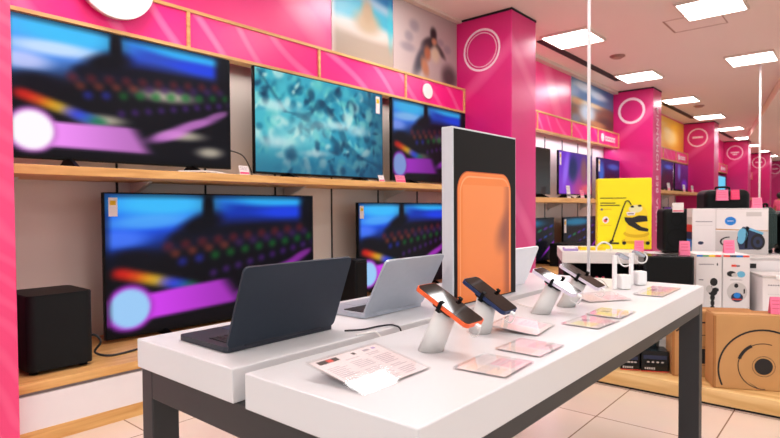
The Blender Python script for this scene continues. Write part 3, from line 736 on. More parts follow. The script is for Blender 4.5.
# ------------------------------------------------------------------ acrylic leaflet holders
def holder(label, cx, cy, w, d, rot, kind, lift_back=.0, group='clear acrylic card holders on the front table top'):
    t = thing('card_holder', label, 'card holder', (cx, cy, T), math.radians(rot), group)
    a = math.atan2(lift_back, d)
    ux, uy, uz = Vector((1, 0, 0)), Vector((0, math.cos(a), math.sin(a))), Vector((0, -math.sin(a), math.cos(a)))
    o = Vector((0, -d / 2 * math.cos(a), .0002))
    def q(x, y, z): return o + ux * x + uy * (y + d / 2) + uz * z
    b = MB(); b.prism([q(-w / 2, -d / 2, .0), q(w / 2, -d / 2, 0), q(w / 2, d / 2, 0), q(-w / 2, d / 2, 0)], uz * .0012, 'acrylic')
    b.prism([q(-w / 2, -d / 2, .0030), q(w / 2, -d / 2, .0030), q(w / 2, d / 2, .0030), q(-w / 2, d / 2, .0030)], uz * .0012, 'acrylic')
    if lift_back:
        for s in (-1, 1): b.prism([q(s * w * .3, d / 2 - .006, 0), q(s * w * .3 + .003, d / 2 - .006, 0), q(s * w * .3 + .003, d / 2, 0), q(s * w * .3, d / 2, 0)], (0, 0, -(lift_back - .002)), 'acrylic')
    b.build('acrylic_sleeve', t)
    p = MB(); m = .005
    p.prism([q(-w / 2 + m, -d / 2 + m, .0015), q(w / 2 - m, -d / 2 + m, .0015), q(w / 2 - m, d / 2 - m, .0015), q(-w / 2 + m, d / 2 - m, .0015)], uz * .0008, 'paper')
    lay = [0]
    def rect(x0, x1, y0, y1, mt):
        lay[0] += 1; zz = .00238 + .000008 * lay[0]
        X = lambda u: -w / 2 + m + u * (w - 2 * m); Y = lambda v: -d / 2 + m + v * (d - 2 * m)
        p.poly([q(X(x0), Y(y0), zz), q(X(x1), Y(y0), zz), q(X(x1), Y(y1), zz), q(X(x0), Y(y1), zz)], mt)
    if kind == 'leaflet':
        rect(.06, .34, .86, .96, 'darkink'); rect(.18, .26, .87, .95, 'red'); rect(.55, .60, .88, .95, 'darkink'); rect(.72, .82, .88, .94, 'ink2'); rect(.86, .92, .89, .94, 'lilac')
        rr = random.Random(2)
        for c in range(3):
            for r in range(17):
                if rr.random() < .9: rect(.05 + c * .32, .05 + c * .32 + .16 + .11 * rr.random(), .80 - r * .046, .812 - r * .046, 'ink2')
    elif kind == 'pink':
        rect(0.0, 1, 0, 1, 'palepink'); rect(.06, .40, .15, .85, 'paleorange'); rect(.50, .95, .1, .6, 'tagpink2'); rect(.50, .85, .72, .88, 'paper')
        for r in range(4): rect(.55, .88, .2 + r * .1, .225 + r * .1, 'paper')
    elif kind == 'yellow':
        rect(0, 1, 0, 1, 'paper'); rect(.05, .45, .2, .85, 'paleyellow'); rect(.5, .9, .1, .45, 'tagpink2'); rect(.5, .7, .6, .85, 'ink2')
    p.build('printed_sheet', t)
    return t
M['ink2'] = plain('pale_lilac_ink', (168, 160, 170), .7); M['lilac'] = plain('lilac_ink', (170, 150, 200), .7)
M['palepink'] = plain('pale_pink_sheet', (240, 230, 230), .6); M['paleorange'] = plain('pale_orange_sheet', (238, 222, 214), .6)
M['tagpink2'] = plain('soft_pink_print', (240, 200, 208), .6); M['paleyellow'] = plain('soft_yellow_print', (234, 228, 176), .6)
holder('large tilted acrylic holder with a printed white leaflet, nearest on the table', .730, .676, .186, .142, 1, 'leaflet', .0265)
holder('clear card holder with faint pink sheet, in front of the orange-cased phone', .915, .528, .125, .108, 4, 'pink')
holder('clear card holder with pink print, in front of the dark blue phone', 1.080, .536, .118, .104, 0, 'pink')
holder('raised clear card holder beside the dark blue phone stand', 1.246, .640, .14, .125, 8, 'pink', .012)
holder('clear card holder with yellow and pink print, third along the table edge', 1.417, .533, .138, .098, -3, 'yellow')
holder('clear card holder with grey and yellow print, next to the table edge in the middle', 1.573, .535, .125, .098, 0, 'yellow')
holder('tilted clear card holder under the farthest phone', 1.80, .645, .16, .10, -32, 'pink', .012)
holder('clear card holder with yellow and pink print at the far end of the table', 2.08, .548, .24, .096, 0, 'yellow')

# ------------------------------------------------------------------ smartwatch displays
def watch(label, wlabel, x, y):
    t = thing('watch_stand', label, 'watch stand', (x, y, T), math.radians(-40), 'white smartwatch stands')
    MB().box((.028, 0, .027), (.038, .038, .053), 'white', bev=.004).build('block', t)
    MB().box((-.008, 0, .062), (.014, .012, .124), 'white', bev=.002).build('post', t)
    w = thing('smartwatch', wlabel, 'watch', (x, y, T), math.radians(-40), 'smartwatches on white stands')
    MB().box((.022, 0, .119), (.040, .034, .010), 'silver', rot=Matrix.Rotation(math.radians(28), 3, 'Y'), bev=.003).build('watch_case', w)
    MB().box((.0245, 0, .1235), (.034, .028, .002), 'glass', rot=Matrix.Rotation(math.radians(28), 3, 'Y')).build('watch_face', w)
    pts = [(.004 + .022 * (1 - math.cos(a)), 0, .118 - .022 * math.sin(a) - .004) for a in [PI * i / 8 for i in range(9)]]
    s = MB(); s.tube([(.004, 0, .125), (.012, 0, .098), (.03, 0, .084), (.052, 0, .088), (.058, 0, .108), (.045, 0, .122)], .0028, 'white', 8); s.build('strap', w)
    return t
watch('white block stand with thin post, nearer of the two watch stands', 'smartwatch with curled white strap on the nearer stand', 2.055, .68)
watch('white block stand with thin post, farther of the two watch stands', 'smartwatch with curled white strap on the farther stand', 2.205, .668)
attach(MB().tube([(1.90, .77, .763), (1.93, .76, .785), (1.99, .745, .80), (2.05, .73, .79), (2.08, .72, .763)], .003, 'whitecord').build('cable'), find('nearer of the two watch stands'))
attach(MB().tube([(1.78, .79, .763), (1.83, .80, .775), (1.90, .80, .782), (1.96, .80, .763)], .003, 'whitecord').build('cable'), find('pale silver laptop'))
for a, b, lb in (((1.00, .70), (1.11, .80), 'white slanted stand holding the orange'), ((1.52, .70), (1.56, .82), 'white slanted stand holding the third')):
    attach(MB().tube([(a[0], a[1], .763), ((a[0] + b[0]) / 2 - .02, (a[1] + b[1]) / 2, .763), (b[0], b[1], .763)], .0015, 'whitecord').build('cable'), find(lb))

# ------------------------------------------------------------------ poles
def pole(label, x, y, z0, r):
    t = thing('white_pole', label, 'pole', (x, y, z0))
    MB().cyl((0, 0, .01), (0, 0, CEIL - z0 - .01), r, 'pole', seg=20).build('shaft', t)
    MB().cyl((0, 0, 0), (0, 0, .012), r * 1.35, 'pole', seg=24).build('foot_plate', t)
    MB().cyl((0, 0, CEIL - z0 - .014), (0, 0, CEIL - z0 - .001), r * 2.6, 'pole', seg=24).build('ceiling_plate', t)
pole('tall thin white pole from floor to ceiling standing at the far end of the table', 2.325, .885, .745, .0068)
pole('thinner white pole on the right, rising behind the vacuum cleaner carton', 9.66, 1.165, 0, .013)

# ------------------------------------------------------------------ island with stock, turned 27 degrees from the aisle
struct_p = thing('display_platform', 'low pale oak platform on the floor carrying cartons', 'platform', (3.32, -1.6, 0))
MB().lim(0, 1.72, 0, 3.5, .012, .09, 'woodY', bev=.003).build('oak_board', struct_p)
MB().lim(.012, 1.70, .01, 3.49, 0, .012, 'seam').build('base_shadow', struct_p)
IO = Vector((3.345, .6, 0)); YAW = math.radians(-63); UX = Vector((math.cos(YAW), math.sin(YAW), 0)); UY = Vector((-math.sin(YAW), math.cos(YAW), 0))
def ip(u, v, z): p = IO + UX * u + UY * v; return (p.x, p.y, z)
PZ = .0905
t = thing('display_riser', 'white stepped riser behind the brown cartons', 'riser', ip(-.32, .40, PZ), YAW)
MB().lim(.14, 1.9, .0, .70, 0, .29, 'matwhite', bev=.003).build('lower_step', t)
MB().lim(.30, 1.9, .705, 1.30, 0, .60, 'matwhite', bev=.003).build('upper_step', t)
Z1 = PZ + .291; Z2 = PZ + .601

def carton(name, label, u, v, z, w, d, h, mat, bev=.003, group=None, cat='carton'):
    t = thing(name, label, cat, ip(u, v, z), YAW, group)
    MB().lim(0, w, 0, d, 0, h, mat, bev=bev).build('box_body', t)
    return t
# brown cartons with ring drawings
def brown(label, u, v, w, d, h, cx, cz, arc=True):
    t = carton('brown_carton', label, u, v, PZ, w, d, h, 'card', .006, 'brown cardboard cartons')
    f = MB(); f.lim(0.004, w - .004, .003, d / 2 - .002, h, h + .004, 'card'); f.lim(.004, w - .004, d / 2 + .002, d - .003, h, h + .004, 'cardedge'); f.build('top_flap', t)
    p = MB(); y = -.0012
    seg = 60; R0, R1 = .209, .218
    def inside(x, z): return .004 < x < w - .004 and .006 < z < h - .006
    for i in range(seg):
        a0, a1 = 2 * PI * i / seg, 2 * PI * (i + 1) / seg
        Q = [(cx + r * math.cos(a), y, cz - .022 + r * math.sin(a)) for r, a in ((R0, a0), (R1, a0), (R1, a1), (R0, a1))]
        if all(inside(q[0], q[2]) for q in Q): p.poly(Q, 'darkink')
    if inside(cx, cz):
        seg = 50
        for i in range(10, 38):
            a0, a1 = 2 * PI * i / seg, 2 * PI * (i + 1) / seg
            Q = [(cx + r * math.cos(a), y, cz + r * math.sin(a)) for r, a in ((.118, a0), (.122, a0), (.122, a1), (.118, a1))]
            if all(inside(q[0], q[2]) for q in Q): p.poly(Q, 'darkink')
        p.ell((cx, y, cz), .043, .043, 'darkink'); p.ring((cx, y, cz), (1, 0, 0), (0, 0, 1), .052, .054, 'darkink')
        for i in range(5):
            a0, a1 = math.radians(118 + i * 9), math.radians(118 + (i + 1) * 9)
            p.poly([(cx + r * math.cos(a), y - .0002, cz + r * math.sin(a)) for r, a in ((.112, a0), (.128, a0), (.128, a1), (.112, a1))], 'darkink')
        p.poly([(cx - .085, y, cz - .075), (cx - .080, y, cz - .079), (cx - .024, y, .012), (cx - .031, y, .012)], 'darkink')
    p.build('printed_drawing', t)
    e = MB(); e.lim(-.0015, .010, -.002, .01, 0.004, h - .004, 'cardedge'); e.build('worn_corner', t)
    return t
brown('big brown cardboard carton with a ring drawing, at the right edge on the platform', 0, 0, .46, .15, .392, .235, .128)
brown('brown cardboard carton behind the table leg, partly hidden by the bigger one', -.155, .19, .44, .16, .37, .16, .12)
# dark printed cartons at left on platform
def darkbox(label, u, v, w, d, h):
    t = carton('dark_carton', label, u, v, PZ, w, d, h, 'cartonblack', group='dark printed cartons under the table')
    p = MB()
    p.lim(.012, w - .012, -.0012, -.0003, h * .60, h * .78, 'navyprint'); p.prism([(w * .1, -.002, h * .35), (w * .9, -.002, h * .30), (w * .95, -.002, h * .5), (w * .2, -.002, h * .62)], (0, .001, 0), 'charcoal')
    for q in range(4): p.ell((w * (.25 + q * .17), -.0026, h * .47), .008, .005, 'cartongrey')
    for q in range(5): p.lim(w * .12 + q * .012, w * .12 + q * .012 + .008, -.0026, -.0016, h * .12, h * .12 + .012, 'cartongrey')
    p.lim(.0, w, -.0012, -.0002, 0.001, .006, 'red')
    p.build('printed_front', t)
darkbox('dark glossy carton with car audio print, left of the brown cartons', -.312, .24, .150, .12, .125)
darkbox('dark carton at the left end of the platform, lowest seen under the table rail', -.425, .25, .108, .13, .105)
t = carton('dark_carton', 'tall dark teal carton behind the printed ones under the table', -.47, .385, PZ, .27, .12, .27, 'teal', group='dark printed cartons under the table')
MB().lim(.02, .30, -.0015, -.0003, .16, .17, 'cyan').build('printed_front', t)

def pcard(label, u, v, z, w=.075, h=.085, col='tagpink', du=0):
    """pink folded price card"""
    t = thing('price_card', label, 'price card', ip(u, v, z), YAW, 'pink folded price cards')
    MB().prism([(-w / 2, 0, 0), (w / 2, 0, 0), (w / 2, .012, h), (-w / 2, .012, h)], (0, .0015, 0), col).build('card', t)
    MB().prism([(-w / 2, .035, 0), (w / 2, .035, 0), (w / 2, .0145, h), (-w / 2, .0145, h)], (0, .0015, 0), col).build('back_flap', t)
    p = MB()
    for q in (.3, .55, .75): p.prism([(-w / 2 + .008, -.0008 + .012 * q, h * q), (w / 2 - .01, -.0008 + .012 * q, h * q), (w / 2 - .01, -.0008 + .012 * (q + .05), h * (q + .05)), (-w / 2 + .008, -.0008 + .012 * (q + .05), h * (q + .05))], (0, .0005, 0), 'tagline')
    p.build('printing', t)
# black glossy carton
t = carton('black_carton', 'glossy plain black carton behind the far end of the table', -.258, .457, Z1, .285, .18, .372, 'cartonblack', .004)
MB().lim(.012, .273, -.0015, -.0004, .012, .36, 'black').build('printed_front', t)
# white blender cartons
def blender(label, u, v, w, band, kind):
    t = carton('white_carton', label, u, v, Z1, w, .27, .358 + .01, 'cartonwhite', .003, 'white appliance cartons')
    p = MB(); y = -.0012
    cs = ['blue', 'rainbowg', 'yellow2', 'red'] if kind == 0 else ['red', 'navyprint', 'blue', 'red']
    for i, c in enumerate(cs): p.lim(.004 + i * (w - .008) / 4, .004 + (i + 1) * (w - .008) / 4, y, -.0002, .352, .364, c)
    if kind == 0:
        for i in range(16): p.lim(.018 + i * .0055, .0215 + i * .0055, y, -.0002, .300, .307, 'ink')
        p.lim(.122, .128, y, -.0002, .296, .312, 'darkink')
        for c in ((.105, .19, .022, .026), (.085, .155, .012, .01), (.10, .125, .026, .024), (.115, .14, .02, .014), (.098, .09, .014, .022), (.098, .055, .012, .02), (.098, .022, .014, .016)): p.ell((c[0], y, c[1]), c[2], c[3], 'darkink')
        p.ell((.078, y * 1.5, .145), .018, .024, 'cartongrey'); p.lim(.018, .045, y, -.0002, .20, .206, 'ink')
    else:
        p.lim(.05, .078, y, -.0002, .29, .304, 'red'); p.lim(.078, .098, y, -.0002, .29, .302, 'ink')
        p.ell((.05, y, .245), .026, .018, 'darkink'); p.ell((.068, y * 1.3, .238), .018, .012, 'cartongrey'); p.ell((.105, y, .243), .024, .02, 'cyan')
        p.ell((.083, y, .13), .058, .062, 'cartongrey'); p.ell((.083, y * 1.4, .095), .034, .03, 'navyprint'); p.ell((.083, y * 1.7, .108), .02, .018, 'blue'); p.ell((.078, y * 1.8, .17), .012, .014, 'darkink')
        p.lim(.055, .11, y * 2, -.0002, .078, .086, 'red'); p.lim(.12, .128, y * 2, -.0002, .12, .15, 'darkink')
        for i in range(10): p.lim(.045 + i * .007, .049 + i * .007, y, -.0002, .205, .209, 'ink')
        p.ell((.092, y, .012), .014, .008, 'darkink')
    p.build('printed_front', t)
blender('tall white carton with black hand tool picture, next to the black carton', .10, .690, .152, 0, 0)
blender('tall white carton with two round pictures, right of the tool carton', .256, .690, .156, 0, 1)
# white boxes on the right
t = carton('white_storage_box', 'white lidded box in front at the right edge, on the brown carton level', .45, .60, Z1, .32, .20, .235, 'cartonwhite', .004, 'white boxes at the right edge')
MB().lim(-.004, .324, -.004, .204, .236, .252, 'cartongrey', bev=.003).build('lid', t); MB().lim(.07, .20, -.009, -.001, .225, .250, 'white', bev=.003).build('handle', t)
p = MB()
for i in range(18): p.lim(.03 + i * .013, .038 + i * .013, -.0012, -.0002, .185, .192, 'ink'); p.lim(.03 + i * .013, .036 + i * .013, -.0012, -.0002, .13, .135, 'cartongrey')
p.build('printing', t)
t = carton('white_storage_box', 'wide white box behind the lidded one at the right edge', .436, .83, Z1, .42, .25, .325, 'cartonwhite', .004, 'white boxes at the right edge')
MB().lim(-.004, .424, -.004, .254, .326, .340, 'cartongrey', bev=.003).build('lid', t); MB().lim(.02, .06, -.004, -.001, .27, .30, 'darkink').build('vent', t)
p = MB(); [p.lim(.02 + i * .014, .028 + i * .014, -.0012, -.0002, .235, .241, 'ink') for i in range(12)]; p.build('printing', t)

# vacuum cleaner carton (white with canister vacuum)
t = carton('vacuum_carton', 'large white carton picturing a blue canister vacuum cleaner', .196, 1.13, Z2, .485, .14, .352, 'cartonwhite', .003)
W_, H_ = .487, .352; y = -.001
p = MB()
p.lim(.150, .484, y, -.0002, .004, .348, 'cartongrey'); p.lim(.155, .480, y * 1.2, -.0002, .19, .344, 'cartonwhite2'  if 'cartonwhite2' in M else 'cartonwhite')
p.poly([(.152, y * 1.6, .20), (.482, y * 1.6, .19), (.482, y * 1.6, .196), (.152, y * 1.6, .208)], 'card')
p.lim(.345, .44, y * 1.5, -.0002, .295, .325, 'cartongrey')
p.ell((.245, y * 2, .262), .036, .030, 'blue')
for i in range(5): p.lim(.226 + i * .008, .232 + i * .008, y * 2.6, -.0002, .259, .265, 'cartonwhite')
for i in range(16): p.lim(.022 + i * .0068, .027 + i * .0068, y, -.0002, .255, .261, 'ink'); p.lim(.022 + i * .0068, .026 + i * .0068, y, -.0002, .230, .234, 'cartongrey')
p.ell((.055, y, .105), .019, .012, 'navyprint')
p.poly([(.302, y * 2, .06), (.44, y * 2, .062), (.452, y * 2, .14), (.438, y * 2, .185), (.36, y * 2, .215), (.325, y * 2, .222), (.298, y * 2, .19), (.286, y * 2, .13)], 'navyprint')
p.ell((.322, y * 3, .165), .032, .045, 'cyan'); p.ell((.312, y * 3.4, .13), .022, .03, 'cartongrey2' if 'cartongrey2' in M else 'cyan'); p.ell((.418, y * 3, .115), .045, .056, 'darkink'); p.ell((.418, y * 3.6, .115), .030, .038, 'navyprint'); p.ell((.418, y * 4, .115), .012, .016, 'darkink')
p.poly([(.345, y * 3, .225), (.362, y * 3, .22), (.352, y * 3, .07), (.335, y * 3, .07)], 'charcoal'); p.poly([(.36, y * 3.2, .20), (.45, y * 3.2, .165), (.452, y * 3.2, .18), (.37, y * 3.2, .214)], 'cyan')
for i in range(10):
    a0, a1 = PI * (.5 + i / 10), PI * (.5 + (i + 1) / 10)
    p.poly([(.29 + r * 1.7 * math.cos(a) - .05, y * 3, .115 + r * math.sin(a)) for r, a in ((.030, a0), (.037, a0), (.037, a1), (.030, a1))], 'darkink')
p.build('printed_front', t)
s = MB()
for i, c in enumerate(['cyan', 'blue', 'navyprint', 'red', 'cartongrey', 'cartonwhite']): s.lim(-.0012, -.0002, .006, .134, .02 + i * .054, .02 + (i + 1) * .054, c)
s.build('printed_side', t)

# black speaker, suitcase etc.
t = thing('party_speaker', 'tall black speaker with rounded top, between the yellow carton and vacuum carton', 'speaker', ip(.075, 1.44, Z2 - .0), YAW)
MB().box((.105, .12, .18), (.214, .24, .34), 'softblack', bev=.03, seg=4).build('cabinet', t)
g = MB(); g.ring((.095, -.002, .12), (1, 0, 0), (0, 0, 1), .065, .075, 'black'); g.ring((.095, -.002, .26), (1, 0, 0), (0, 0, 1), .035, .042, 'black'); g.build('driver_rings', t)
for s_ in (.03, .16): MB().cyl((s_, .12, 0), (s_, .12, .008), .015, 'rubber', seg=16).build('foot', t)
card_w = thing('price_card', 'white price card with pink line, on top of the black party speaker', 'price card', ip(.175, 1.475, Z2 + .352), YAW, 'pink folded price cards')
MB().prism([(-.04, -.05, -.03), (.04, -.05, -.03), (.04, -.045, .045), (-.04, -.045, .045)], (0, .0015, 0), 'paper').build('card', card_w); MB().lim(-.038, .038, -.052, -.0505, -.022, -.014, 'taghot').build('printing', card_w)
MB().prism([(-.04, -.045, .0435), (.04, -.045, .0435), (.04, -.01, .0), (-.04, -.01, .0)], (0, 0, .0015), 'paper').build('back_flap', card_w)
def suitcase(name, label, u, v, z, w, d, h, mat, extra=True):
    t = thing(name, label, 'suitcase', ip(u, v, z), YAW)
    MB().box((w / 2, d / 2, h / 2 + .03), (w, d, h), mat, bev=.05, seg=5).build('shell', t)
    r = MB()
    for i in range(5): r.box((w * (.18 + .16 * i), -.002, h / 2 + .03), (.012, .01, h * .7), mat, bev=.003)
    r.build('ribs', t)
    hd = MB(); hd.tube([(w * .35, d / 2, h + .025), (w * .37, d / 2, h + .05), (w * .63, d / 2, h + .05), (w * .65, d / 2, h + .025)], .008, 'rubber'); hd.build('carry_handle', t)
    for sx in (.15, .85): MB().cyl((w * sx, d / 2 - .02, .018), (w * sx, d / 2 + .02, .018), .018, 'rubber', seg=18).build('wheel', t)
suitcase('suitcase', 'large black suitcase standing behind the vacuum carton, pink cards on its top edge', .462, 1.76, .0, .335, .28, 1.165, 'luggage')
suitcase('suitcase', 'dark green upright suitcase right of the vacuum carton', .80, 1.50, Z2, .085, .24, .33, 'luggreen')
suitcase('suitcase', 'black suitcase at the right edge beside the dark green one', .905, 1.52, Z2, .22, .24, .30, 'luggage')

# counter with yellow carton
t = thing('display_counter', 'white-edged counter top on a black cabinet, carrying the yellow carton', 'counter', ip(-.722, .805, .0), YAW)
MB().lim(0, .525, 0, .62, .668, .748, 'matwhite', bev=.003).build('counter_top', t)
MB().lim(.01, .517, .05, .61, .092, .12, 'black').build('bottom_board', t)
MB().lim(.01, .03, .05, .60, .12, .667, 'black').build('side_panel', t); MB().lim(.497, .517, .05, .60, .12, .667, 'black').build('side_panel', t)
MB().lim(.03, .497, .58, .60, .12, .667, 'softblack').build('back_panel', t); MB().lim(.03, .497, .06, .58, .44, .4555, 'black').build('inner_shelf', t)
for s in (0, 1): MB().lim(.05 + s * .4, .09 + s * .4, .1, .14, .0905, .092, 'rubber').build('foot', t)
for i, (x, c) in enumerate(((.268, 'first'), (.310, 'second'))):
    b = thing('small_bottle', 'slim clear bottle with pink cap under the counter, ' + ('left' if i == 0 else 'right') + ' of the pair', 'bottle', tuple(Vector(ip(-.745 + x, .805 + .12, .456))), YAW, 'slim bottles under the counter')
    MB().cyl((0, 0, 0), (0, 0, .10), .012, 'cyan2' if 'cyan2' in M else 'cartongrey', seg=18).build('body', b); MB().cyl((0, 0, .10), (0, 0, .108), .008, 'taghot', seg=18).build('cap', b)
ZC = .7485
t = carton('yellow_carton', 'tall bright yellow carton picturing a wet and dry vacuum cleaner', -.454, 1.09, ZC, .372, .12, .52, 'yellow', .006)
p = MB(); y = -.001
def E(cx, cz, rx, rz, m, k=1): p.ell((cx, y * k, cz), rx, rz, m)
# lettering lines
for i in range(24): p.lim(.020 + i * .0075, .0255 + i * .0075, y, -.0002, .372, .379, 'darkink')
for i in range(14): p.lim(.020 + i * .0075, .026 + i * .0075, y, -.0002, .335, .343, 'darkink')
for i in range(18): p.lim(.020 + i * .0075, .026 + i * .0075, y, -.0002, .318, .326, 'darkink')
E(.03, .292, .009, .009, 'ink')
for i in range(9): p.lim(.045 + i * .006, .0495 + i * .006, y, -.0002, .290, .295, 'yellowdk')
E(.057, .215, .023, .026, 'paper'); E(.055, .210, .012, .012, 'red', 2); E(.062, .220, .008, .008, 'darkink', 2.5)
for i in range(12): p.lim(.022 + i * .0065, .027 + i * .0065, y, -.0002, .172, .176, 'yellowdk')
# machine
E(.268, .060, .100, .022, 'yellowdk'); p.poly([(.190, y * 2, .060), (.350, y * 2, .060), (.342, y * 2, .20), (.203, y * 2, .20)], 'yellow2')
E(.268, .115, .088, .030, 'yellowdk', 2.2); E(.270, .130, .076, .022, 'yellow2', 2.4)
E(.270, .245, .074, .085, 'yellow2', 2.4); E(.262, .296, .046, .028, 'paleyellow', 2.8)
E(.240, .312, .012, .008, 'darkink', 3.2); E(.290, .318, .013, .008, 'darkink', 3.2)
p.poly([(.200, y * 3, .272), (.262, y * 3, .276), (.256, y * 3, .250), (.206, y * 3, .246)], 'paper'); p.lim(.208, .25, y * 3.6, y * 3.1, .256, .264, 'ink')
p.poly([(.186, y * 3.4, .236), (.24, y * 3.4, .232), (.285, y * 3.4, .248), (.338, y * 3.4, .244), (.344, y * 3.4, .205), (.30, y * 3.4, .20), (.262, y * 3.4, .195), (.30, y * 3.4, .165), (.35, y * 3.4, .150), (.345, y * 3.4, .130), (.285, y * 3.4, .137), (.215, y * 3.4, .178), (.19, y * 3.4, .21)], 'darkink')
for cx in (.185, .300, .345): E(cx, .046, .014, .013, 'darkink', 3.5)
# wand
def bar(x0, z0, x1, z1, w, m='darkink', k=4):
    d = Vector((x1 - x0, 0, z1 - z0)).normalized(); n = Vector((-d.z, 0, d.x)) * w / 2
    a, b = Vector((x0, y * k, z0)), Vector((x1, y * k, z1)); p.poly([a - n, b - n, b + n, a + n], m)
bar(.098, .05, .180, .315, .009); bar(.180, .315, .196, .352, .008); bar(.196, .352, .214, .355, .008); bar(.214, .355, .232, .325, .008); bar(.022, .045, .150, .043, .013); bar(.085, .052, .112, .066, .014)
p.build('printed_front', t)
# loose accessories on counter
tag(MB().tube([Vector(ip(-.48, .93, .7505)), Vector(ip(-.475, .92, .785)), Vector(ip(-.43, .91, .81)), Vector(ip(-.385, .92, .785)), Vector(ip(-.38, .93, .7505))], .006, 'whitecord').build('clear_hoop'), 'clear plastic hoop standing on the white counter before the yellow carton', 'hoop')
o = thing('yellow_leaflet', 'flat yellow leaflet lying on the white counter left of the carton', 'leaflet', ip(-.555, .95, ZC), YAW)
MB().lim(-.04, .14, 0, .10, 0.0005, .022, 'yellow2').build('sheet', o); MB().lim(-.02, .08, .02, .06, .0225, .024, 'paleyellow').build('printing', o)
o = thing('flat_box', 'flat lilac box lying on the left end of the counter', 'box', ip(-.705, .86, ZC), YAW)
MB().lim(0, .095, 0, .16, 0.0005, .016, 'lilac').build('box_body', o); MB().lim(.01, .08, .01, .12, .0165, .018, 'paper').build('printing', o)

pcard('pink price card standing before the yellow carton', -.20, .90, ZC, .058, .075)
pcard('pink price card on the black carton', .0, .55, Z1 + .3725, .060, .088)
pcard('pink price card on the white appliance cartons', .331, .80, Z1 + .3685, .062, .085)
t = pcard('pink price card on the right corner of the vacuum carton', .630, 1.18, Z2 + .3525, .062, .075)
pcard('pink price card hung on the top front edge of the black suitcase', .575, 1.715, 1.105, .085, .085)
pcard('hot pink price card on the black suitcase, right beside the paler one', .668, 1.715, 1.112, .060, .080, 'taghot')
pcard('pink price card at the right edge, on the lidded white box', .555, .05, PZ + .397, .08, .09)
o = [x for x in COL.objects if x.get('label') == 'pink price card at the right edge, on the lidded white box'][0]
o.location = ip(.325, .05, PZ + .397); o['label'] = 'pink price card on the big brown carton at the right edge'
card('pink card stub standing at the end of the table behind the farthest phone', 1.82, .83, T, .018, .032, 'tagpink', 'taghot', math.radians(-50))

# ------------------------------------------------------------------ far background by the end wall
for i, (yy, zz) in enumerate(((2.1, 1.95), (2.1, 1.5), (1.3, 1.95), (1.3, 1.5))):
    t = thing('framed_notice', 'small white framed notice on the far beige wall, ' + ['upper left', 'lower left', 'upper right', 'lower right'][i] + ' of four', 'notice', (33.88, yy, zz), 0, 'notices on the far wall')
    MB().lim(-.02, .0, -.3, .3, -.15, .15, 'lightframe').build('frame', t); MB().lim(-.024, -.021, -.27, .27, -.12, .12, 'paper').build('sheet', t)
t = thing('sales_rack', 'dark sales rack far away at the right edge', 'rack', (24.8, .6, 0))
MB().lim(0, .5, 0, 1.2, 0, .06, 'black').build('base', t)
for z in (.45, .85, 1.2): MB().lim(0, .5, 0, 1.2, z, z + .04, 'luggage').build('shelf', t)
MB().lim(.46, .5, 0, 1.2, .06, 1.3, 'black').build('back_panel', t)
for yv in (.02, 1.14): MB().lim(0, .46, yv, yv + .04, .06, 1.3, 'black').build('side_panel', t)

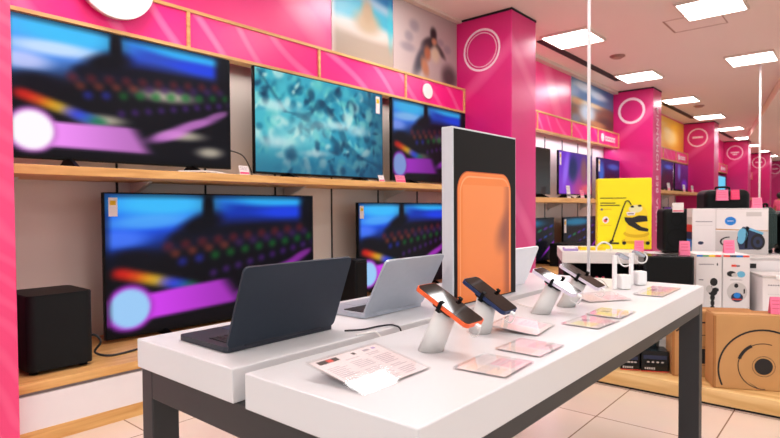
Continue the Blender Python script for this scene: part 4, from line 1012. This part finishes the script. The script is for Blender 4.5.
# person (small, far)
def person(label, x, y, rot):
    t = thing('person', label, 'person', (x, y, 0), rot)
    J = {'pel': (0, 0, .92, .13), 'bel': (0, 0, 1.08, .12), 'che': (0, -.01, 1.30, .14), 'nek': (0, 0, 1.46, .05), 'hed': (0, -.015, 1.56, .085), 'top': (0, -.01, 1.66, .07),
         'ls': (.17, 0, 1.39, .055), 'le': (.24, -.02, 1.12, .042), 'lw': (.20, -.16, .95, .03), 'lh': (.19, -.22, .92, .03),
         'rs': (-.17, 0, 1.39, .055), 're': (-.24, .02, 1.12, .042), 'rw': (-.25, -.06, .88, .03), 'rh': (-.25, -.08, .80, .03),
         'lk': (.10, -.02, .50, .065), 'la': (.10, .02, .09, .042), 'lt': (.11, -.12, .04, .035), 'rk': (-.10, -.01, .50, .065), 'ra': (-.10, .03, .09, .042), 'rt': (-.11, -.11, .04, .035)}
    Ed = [('pel', 'bel'), ('bel', 'che'), ('che', 'nek'), ('nek', 'hed'), ('hed', 'top'), ('che', 'ls'), ('ls', 'le'), ('le', 'lw'), ('lw', 'lh'), ('che', 'rs'), ('rs', 're'), ('re', 'rw'), ('rw', 'rh'), ('pel', 'lk'), ('lk', 'la'), ('la', 'lt'), ('pel', 'rk'), ('rk', 'ra'), ('ra', 'rt')]
    def skin(name, J, Ed, root, mat, grow=0):
        ks = list(J); me = bpy.data.meshes.new(name); me.from_pydata([J[k][:3] for k in ks], [(ks.index(a), ks.index(b)) for a, b in Ed], [])
        o = bpy.data.objects.new(name, me); COL.objects.link(o)
        m = o.modifiers.new('skin', 'SKIN'); m.use_smooth_shade = True
        for i, k in enumerate(ks):
            sv = me.skin_vertices[0].data[i]; sv.radius = (J[k][3] + grow,) * 2; sv.use_root = (k == root)
        s = o.modifiers.new('sub', 'SUBSURF'); s.levels = 2; s.render_levels = 2
        dg = bpy.context.evaluated_depsgraph_get(); m2 = bpy.data.meshes.new_from_object(o.evaluated_get(dg)); m2.name = name
        bpy.data.objects.remove(o); m2.materials.append(mat)
        o = bpy.data.objects.new(name, m2); COL.objects.link(o); o.parent = t; return o
    skin('body', J, Ed, 'pel', M['skin'])
    sub = lambda ks: {k: J[k] for k in ks}
    skin('shirt', sub(['pel', 'bel', 'che', 'ls', 'le', 'rs', 're']), [e for e in Ed if all(q in ['pel', 'bel', 'che', 'ls', 'le', 'rs', 're'] for q in e)], 'pel', M['pinkshirt'], .012)
    skin('trousers', sub(['pel', 'lk', 'la', 'rk', 'ra']), [e for e in Ed if all(q in ['pel', 'lk', 'la', 'rk', 'ra'] for q in e)], 'pel', M['darktrousers'], .014)
    hb = MB(); bmesh.ops.create_uvsphere(hb.bm, u_segments=20, v_segments=14, radius=.11, matrix=Matrix.Translation((0, .02, 1.60)) @ Matrix.Diagonal((.9, 1, 1.15, 1)))
    hb._fin(hb.bm.faces, 'hair', True); hb.build('hair', t)
    t.scale = (.88, .88, .88)
person('distant person in a pink shirt with dark hair, at the right edge of the aisle', 23.0, 2.18, math.radians(60))

# ------------------------------------------------------------------ lights
def area(name, loc, sx, sy, power, col=(1, .96, .92), rot=(0, 0, 0)):
    l = bpy.data.lights.new(name, 'AREA'); l.shape = 'RECTANGLE'; l.size = sx; l.size_y = sy; l.energy = power; l.color = col
    o = bpy.data.objects.new(name, l); COL.objects.link(o); o.location = loc; o.rotation_euler = rot; return o
for x, y, lb in lights:
    if x < 14: area('panel_light', (x, y, CEIL - .04), .57, .51, 8.5 if x < 5 else 11, (.93, .97, 1))
for k, (x0, x1, st, sb) in enumerate(BAYS[:3]):
    area('bay_fill_light', ((x0 + x1) / 2, 3.46, 2.085), x1 - x0 - .1, .02, (6, 13, 10)[k], ((1, .95, .9), (.86, .8, 1), (.9, .86, 1))[k])  # added fill lamps under the sign bands, brightening the bay walls
for x in (17, 22, 27): area('panel_light_far', (x, 2.0, CEIL - .2), 3, 1.2, 34, (.93, .97, 1))
for x, y in ((-1.3, -2.0), (1.3, -2.0), (4.0, -2.2), (7.5, -2.0), (11, -2.0)): area('panel_light_room', (x, y, CEIL - .22), 1.4, 1.2, 20, (.93, .97, 1))
w = bpy.data.worlds.new('shop_surroundings'); SC.world = w; w.use_nodes = True
bg = w.node_tree.nodes['Background']; bg.inputs['Color'].default_value = (.88, .95, 1, 1); bg.inputs['Strength'].default_value = 1.1

# ------------------------------------------------------------------ camera
cam = bpy.data.cameras.new('camera'); co = bpy.data.objects.new('camera', cam); COL.objects.link(co)
F, hd, pi_, ro, cy = 553.26, math.radians(40.598), math.radians(-1.383), math.radians(-.3806), 221.65
fw = Vector((math.cos(hd) * math.cos(pi_), math.sin(hd) * math.cos(pi_), math.sin(pi_)))
r0 = Vector((math.sin(hd), -math.cos(hd), 0)); u0 = r0.cross(fw)
r_ = math.cos(ro) * r0 + math.sin(ro) * u0; u_ = -math.sin(ro) * r0 + math.cos(ro) * u0
R = Matrix((r_, u_, -fw)).transposed()
co.matrix_world = Matrix.Translation((0, 0, 1.06)) @ R.to_4x4()
cam.sensor_width = 36; cam.lens = F / 780 * 36; cam.shift_y = (cy - 219) / 780; cam.clip_start = .05; cam.clip_end = 100
cam.dof.use_dof = True; cam.dof.focus_distance = 1.6; cam.dof.aperture_fstop = 6.3
SC.camera = co
SC.view_settings.view_transform = 'Standard'; SC.view_settings.look = 'None'; SC.view_settings.exposure = 0; SC.view_settings.gamma = .93
